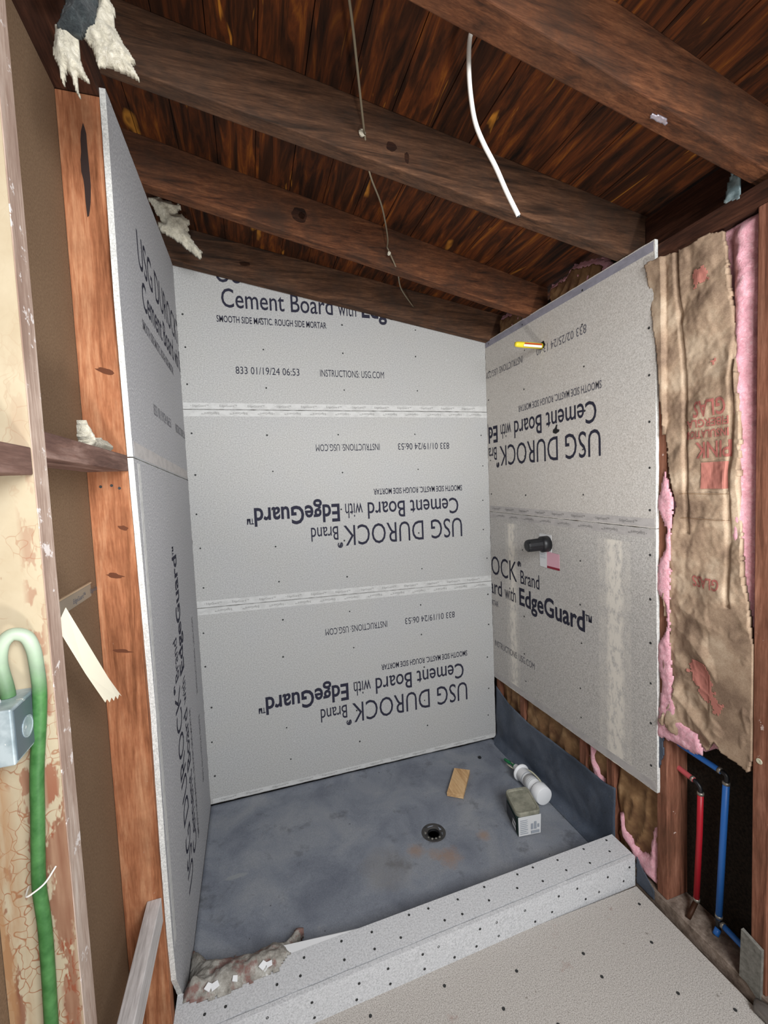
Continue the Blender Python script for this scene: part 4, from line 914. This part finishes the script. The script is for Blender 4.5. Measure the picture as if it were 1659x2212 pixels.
# ------------------------------------------------------------------ right wall fittings
mk = thing('pipe_stub', 'yellow marked stub poking out of the upper right cement board', 'pipe stub', (1.5235, -0.474, 1.12))
md_ = Vector((-1, 0.03, 0.02))
mesh('barrel', *lathe((1.5235, -0.474, 1.120), md_, [(0, 0.0125), (0.100, 0.0125), (0.122, 0.0115), (0.130, 0.0095), (0.132, 0.004)], 20), M_yellow, parent=mk, smooth=True)
bq = [Vector((1.515, -0.4869, 1.1245)), Vector((1.43, -0.4845, 1.1262)), Vector((1.43, -0.4860, 1.1215)), Vector((1.515, -0.4878, 1.1198))]
mesh('red_stripe', *prism(bq, (0, -0.0008, 0)), M_redline, parent=mk)
bq = [Vector((1.515, -0.4870, 1.1175)), Vector((1.425, -0.4860, 1.1190)), Vector((1.425, -0.4832, 1.1115)), Vector((1.515, -0.4836, 1.1095))]
mesh('white_stripe', *prism(bq, (0, -0.0012, 0)), M_white, parent=mk)
V, F = sheet([(-0.470, 1.106), (-0.492, 1.108), (-0.498, 1.125), (-0.490, 1.138), (-0.470, 1.138), (-0.458, 1.12)], lambda a, b, h: (W - h, a, b), 0.002, lambda a, b, e: 0.0012, -0.0002, 0.004, 3)
mesh('rough_hole', V, F, M_black, parent=mk)
vl = thing('shower_valve', 'black plastic shower valve body sticking out of the lower right cement board', 'valve', (1.5235, -0.49, 0.245))
mesh('square_cutout', *box(W - 0.0012, W + 0.001, -0.515, -0.432, 0.198, 0.288), M_label, parent=vl)
mesh('housing', *lathe((1.5228, -0.488, 0.247), (-1, 0.06, -0.03), [(0, 0.036), (0.030, 0.036), (0.034, 0.032), (0.040, 0.028)], 24), M_blackp, parent=vl, smooth=True)
vb = mesh('barrel', *lathe((1.485, -0.486, 0.246), (-1, 0.06, -0.03), [(0, 0.029), (0.060, 0.0275), (0.066, 0.023), (0.068, 0.014)], 12), M_blackp, parent=vl)
for a in (0.2, 0.9, 1.6, 2.3): mesh('rib', *tube([(1.483, -0.486 - 0.0285 * math.sin(a), 0.246 + 0.0285 * math.cos(a)), (1.422, -0.482 - 0.0265 * math.sin(a), 0.244 + 0.0265 * math.cos(a))], 0.002, 6), M_blackp, parent=vb)
tg = thing('paper_label', 'white and pink paper label hanging under the black valve', 'label', (1.5230, -0.5, 0.14))
wh = mesh('white_half', *prism([(W - 0.001, -0.431, 0.210), (W - 0.001, -0.484, 0.212), (W - 0.001, -0.482, 0.136), (W - 0.001, -0.433, 0.138)], (-0.0008, 0, 0)), M_label, parent=tg)
mesh('pink_half', *prism([(W - 0.001, -0.484, 0.212), (W - 0.001, -0.566, 0.208), (W - 0.001, -0.566, 0.147), (W - 0.001, -0.483, 0.147)], (-0.0008, 0, 0)), M_labelp, parent=tg)
mesh('red_strip', *prism([(W - 0.001, -0.4835, 0.147), (W - 0.001, -0.566, 0.147), (W - 0.001, -0.566, 0.137), (W - 0.001, -0.483, 0.137)], (-0.0008, 0, 0)), M_labelr, parent=tg)
for z in (0.200, 0.195, 0.190, 0.183, 0.178): mesh('small_print', *prism([(W - 0.0018, -0.437, z), (W - 0.0018, -0.474, z), (W - 0.0018, -0.474, z + 0.0016), (W - 0.0018, -0.437, z + 0.0016)], (-0.0003, 0, 0)), M_labelg, parent=wh)
V, F = sheet([(-0.538, 0.744), (-0.552, 0.752), (-0.560, 0.765), (-0.566, 0.764), (-0.564, 0.748), (-0.579, 0.742), (-0.575, 0.734), (-0.556, 0.728), (-0.540, 0.733)], lambda a, b, h: (W - h, a, b), 0.0025, lambda a, b, e: 0.0011, -0.0001, 0.002, 5)
tag(mesh('black_smear', V, F, M_black), 'black sealant smear above the lettering on the upper right cement board', 'smear')

# ------------------------------------------------------------------ under the roof
cb_pts = smooth_path([(0.80, -1.27, 1.54), (0.772, -1.262, 1.50), (0.766, -1.25, 1.480), (0.762, -1.25, 1.42), (0.765, -1.25, 1.364), (0.774, -1.25, 1.314), (0.793, -1.25, 1.274), (0.821, -1.25, 1.231), (0.848, -1.25, 1.181), (0.877, -1.25, 1.134)], 6)
wc = thing('electric_cable', 'white electric cable dangling from the nearest rafter with a cut end', 'cable', (0.80, -1.27, 1.54))
mesh('jacket', *tube([(0.80, -1.292, 1.546)] + cb_pts, 0.0050, 12), M_cablew, parent=wc, smooth=True)
mesh('cut_end', *tube([(0.877, -1.25, 1.1338), (0.8785, -1.25, 1.1315)], 0.0038, 10), M_blackp, parent=wc)
ow = thing('old_wire', 'thin old grey wire strung through the rafters toward the back wall', 'wire', (0.6, -0.9, 1.48))
for (q, r_) in (([(0.40, -1.75, 1.52), (0.447, -1.42, 1.500), (0.53, -1.18, 1.492), (0.613, -0.948, 1.482)], 0.0030), ([(0.613, -0.95, 1.482), (0.626, -0.92, 1.455), (0.644, -0.885, 1.424), (0.72, -0.75, 1.43), (0.80, -0.56, 1.448), (0.820, -0.49, 1.452)], 0.0026), ([(0.820, -0.49, 1.452), (0.876, -0.44, 1.392), (0.95, -0.28, 1.397), (1.096, -0.056, 1.417)], 0.0028)): mesh('strand', *tube(smooth_path(q), r_, 8), M_wire, parent=ow, smooth=True)
for (q, pf) in (((0.606, -0.955, 1.486), [(0, 0.006), (0.004, 0.010), (0.012, 0.007)]), ((0.828, -0.492, 1.430), [(0, 0.006), (0.01, 0.006)])): mesh('porcelain_tube', *lathe(q, (0, 1, 0), pf, 9), M_wool, parent=ow)
hw = thing('hanging_insulation', 'black cloth and pale torn wool hanging below the roof above the orange stud', 'insulation', (0.05, -1.218, 1.3))
def wq(P): return [(CAM.x + (x_ - CAM.x) * 0.80, CAM.z + (z_ - CAM.z) * 0.80) for (x_, z_) in P]
V, F = sheet(wq([(-0.075, 1.80), (-0.044, 1.605), (-0.052, 1.570), (-0.070, 1.530), (-0.050, 1.522), (-0.024, 1.530), (0.002, 1.550), (0.010, 1.60), (0.006, 1.80)]), lambda a, b, h: (a, -1.224 - h, b), 0.003, lambda a, b, e: 0.008 + min(0.02, e) + 0.006 * N(a, b, 2, 45), -0.004, 0.003, 2)
mesh('black_cloth', V, F, M_dkwool, parent=hw, smooth=True)
for (pp, sdv) in (([(-0.074, 1.545), (-0.084, 1.494), (-0.076, 1.464), (-0.069, 1.427), (-0.061, 1.462), (-0.054, 1.450), (-0.041, 1.407), (-0.044, 1.456), (-0.022, 1.443), (-0.036, 1.494), (-0.034, 1.545)], 1.0),
                  ([(-0.034, 1.545), (-0.01, 1.563), (0.004, 1.599), (0.020, 1.650), (0.040, 1.610), (0.036, 1.568), (0.055, 1.536), (0.074, 1.506), (0.064, 1.499), (0.082, 1.470), (0.051, 1.480), (0.02, 1.487), (0.0, 1.484), (-0.010, 1.520)], 2.0)):
    V, F = sheet(wq(pp), lambda a, b, h: (a, -1.216 - h, b), 0.0022, lambda a, b, e: 0.004 + min(0.012, e) + 0.004 * N(a, b * 0.3, sdv, 90), -0.003, 0.0025, sdv)
    mesh('wool_tail', V, F, M_wool, parent=hw, smooth=True)
FL = [(-0.046, 1.677), (0.005, 1.676), (0.073, 1.658), (0.047, 1.622), (0.076, 1.631), (0.084, 1.618), (0.096, 1.598), (0.088, 1.566), (0.103, 1.533), (0.138, 1.492), (0.128, 1.465), (0.1, 1.488), (0.053, 1.527), (-0.009, 1.554), (-0.017, 1.584), (0.003, 1.59), (-0.029, 1.646)]
V, F = sheet([(p[0], min(p[1], cz(p[0]) - 0.004)) for p in FL], lambda a, b, h: (a, -0.215 - h, b), 0.004, lambda a, b, e: 0.008 + min(0.022, e) + 0.008 * N(a, b, 2, 40), -0.006, 0.010, 4)
tag(mesh('insulation_wad', V, F, M_wool, smooth=True), 'cream insulation wad stuffed over the left wall between the two rearmost rafters', 'insulation')
V, F = sheet([(-1.15, 0.6385), (-1.02, 0.6385), (-1.00, 0.650), (-1.03, 0.662), (-1.08, 0.662), (-1.13, 0.655), (-1.155, 0.690), (-1.16, 0.66)], lambda a, b, h: (-0.035 + h, a, b), 0.003, lambda a, b, e: 0.004 + min(0.012, e), -0.012, 0.006, 4)
tag(mesh('wool_tuft', V, F, M_wool, smooth=True), 'small tuft of cream wool sitting on the blocking beside the orange stud', 'insulation')
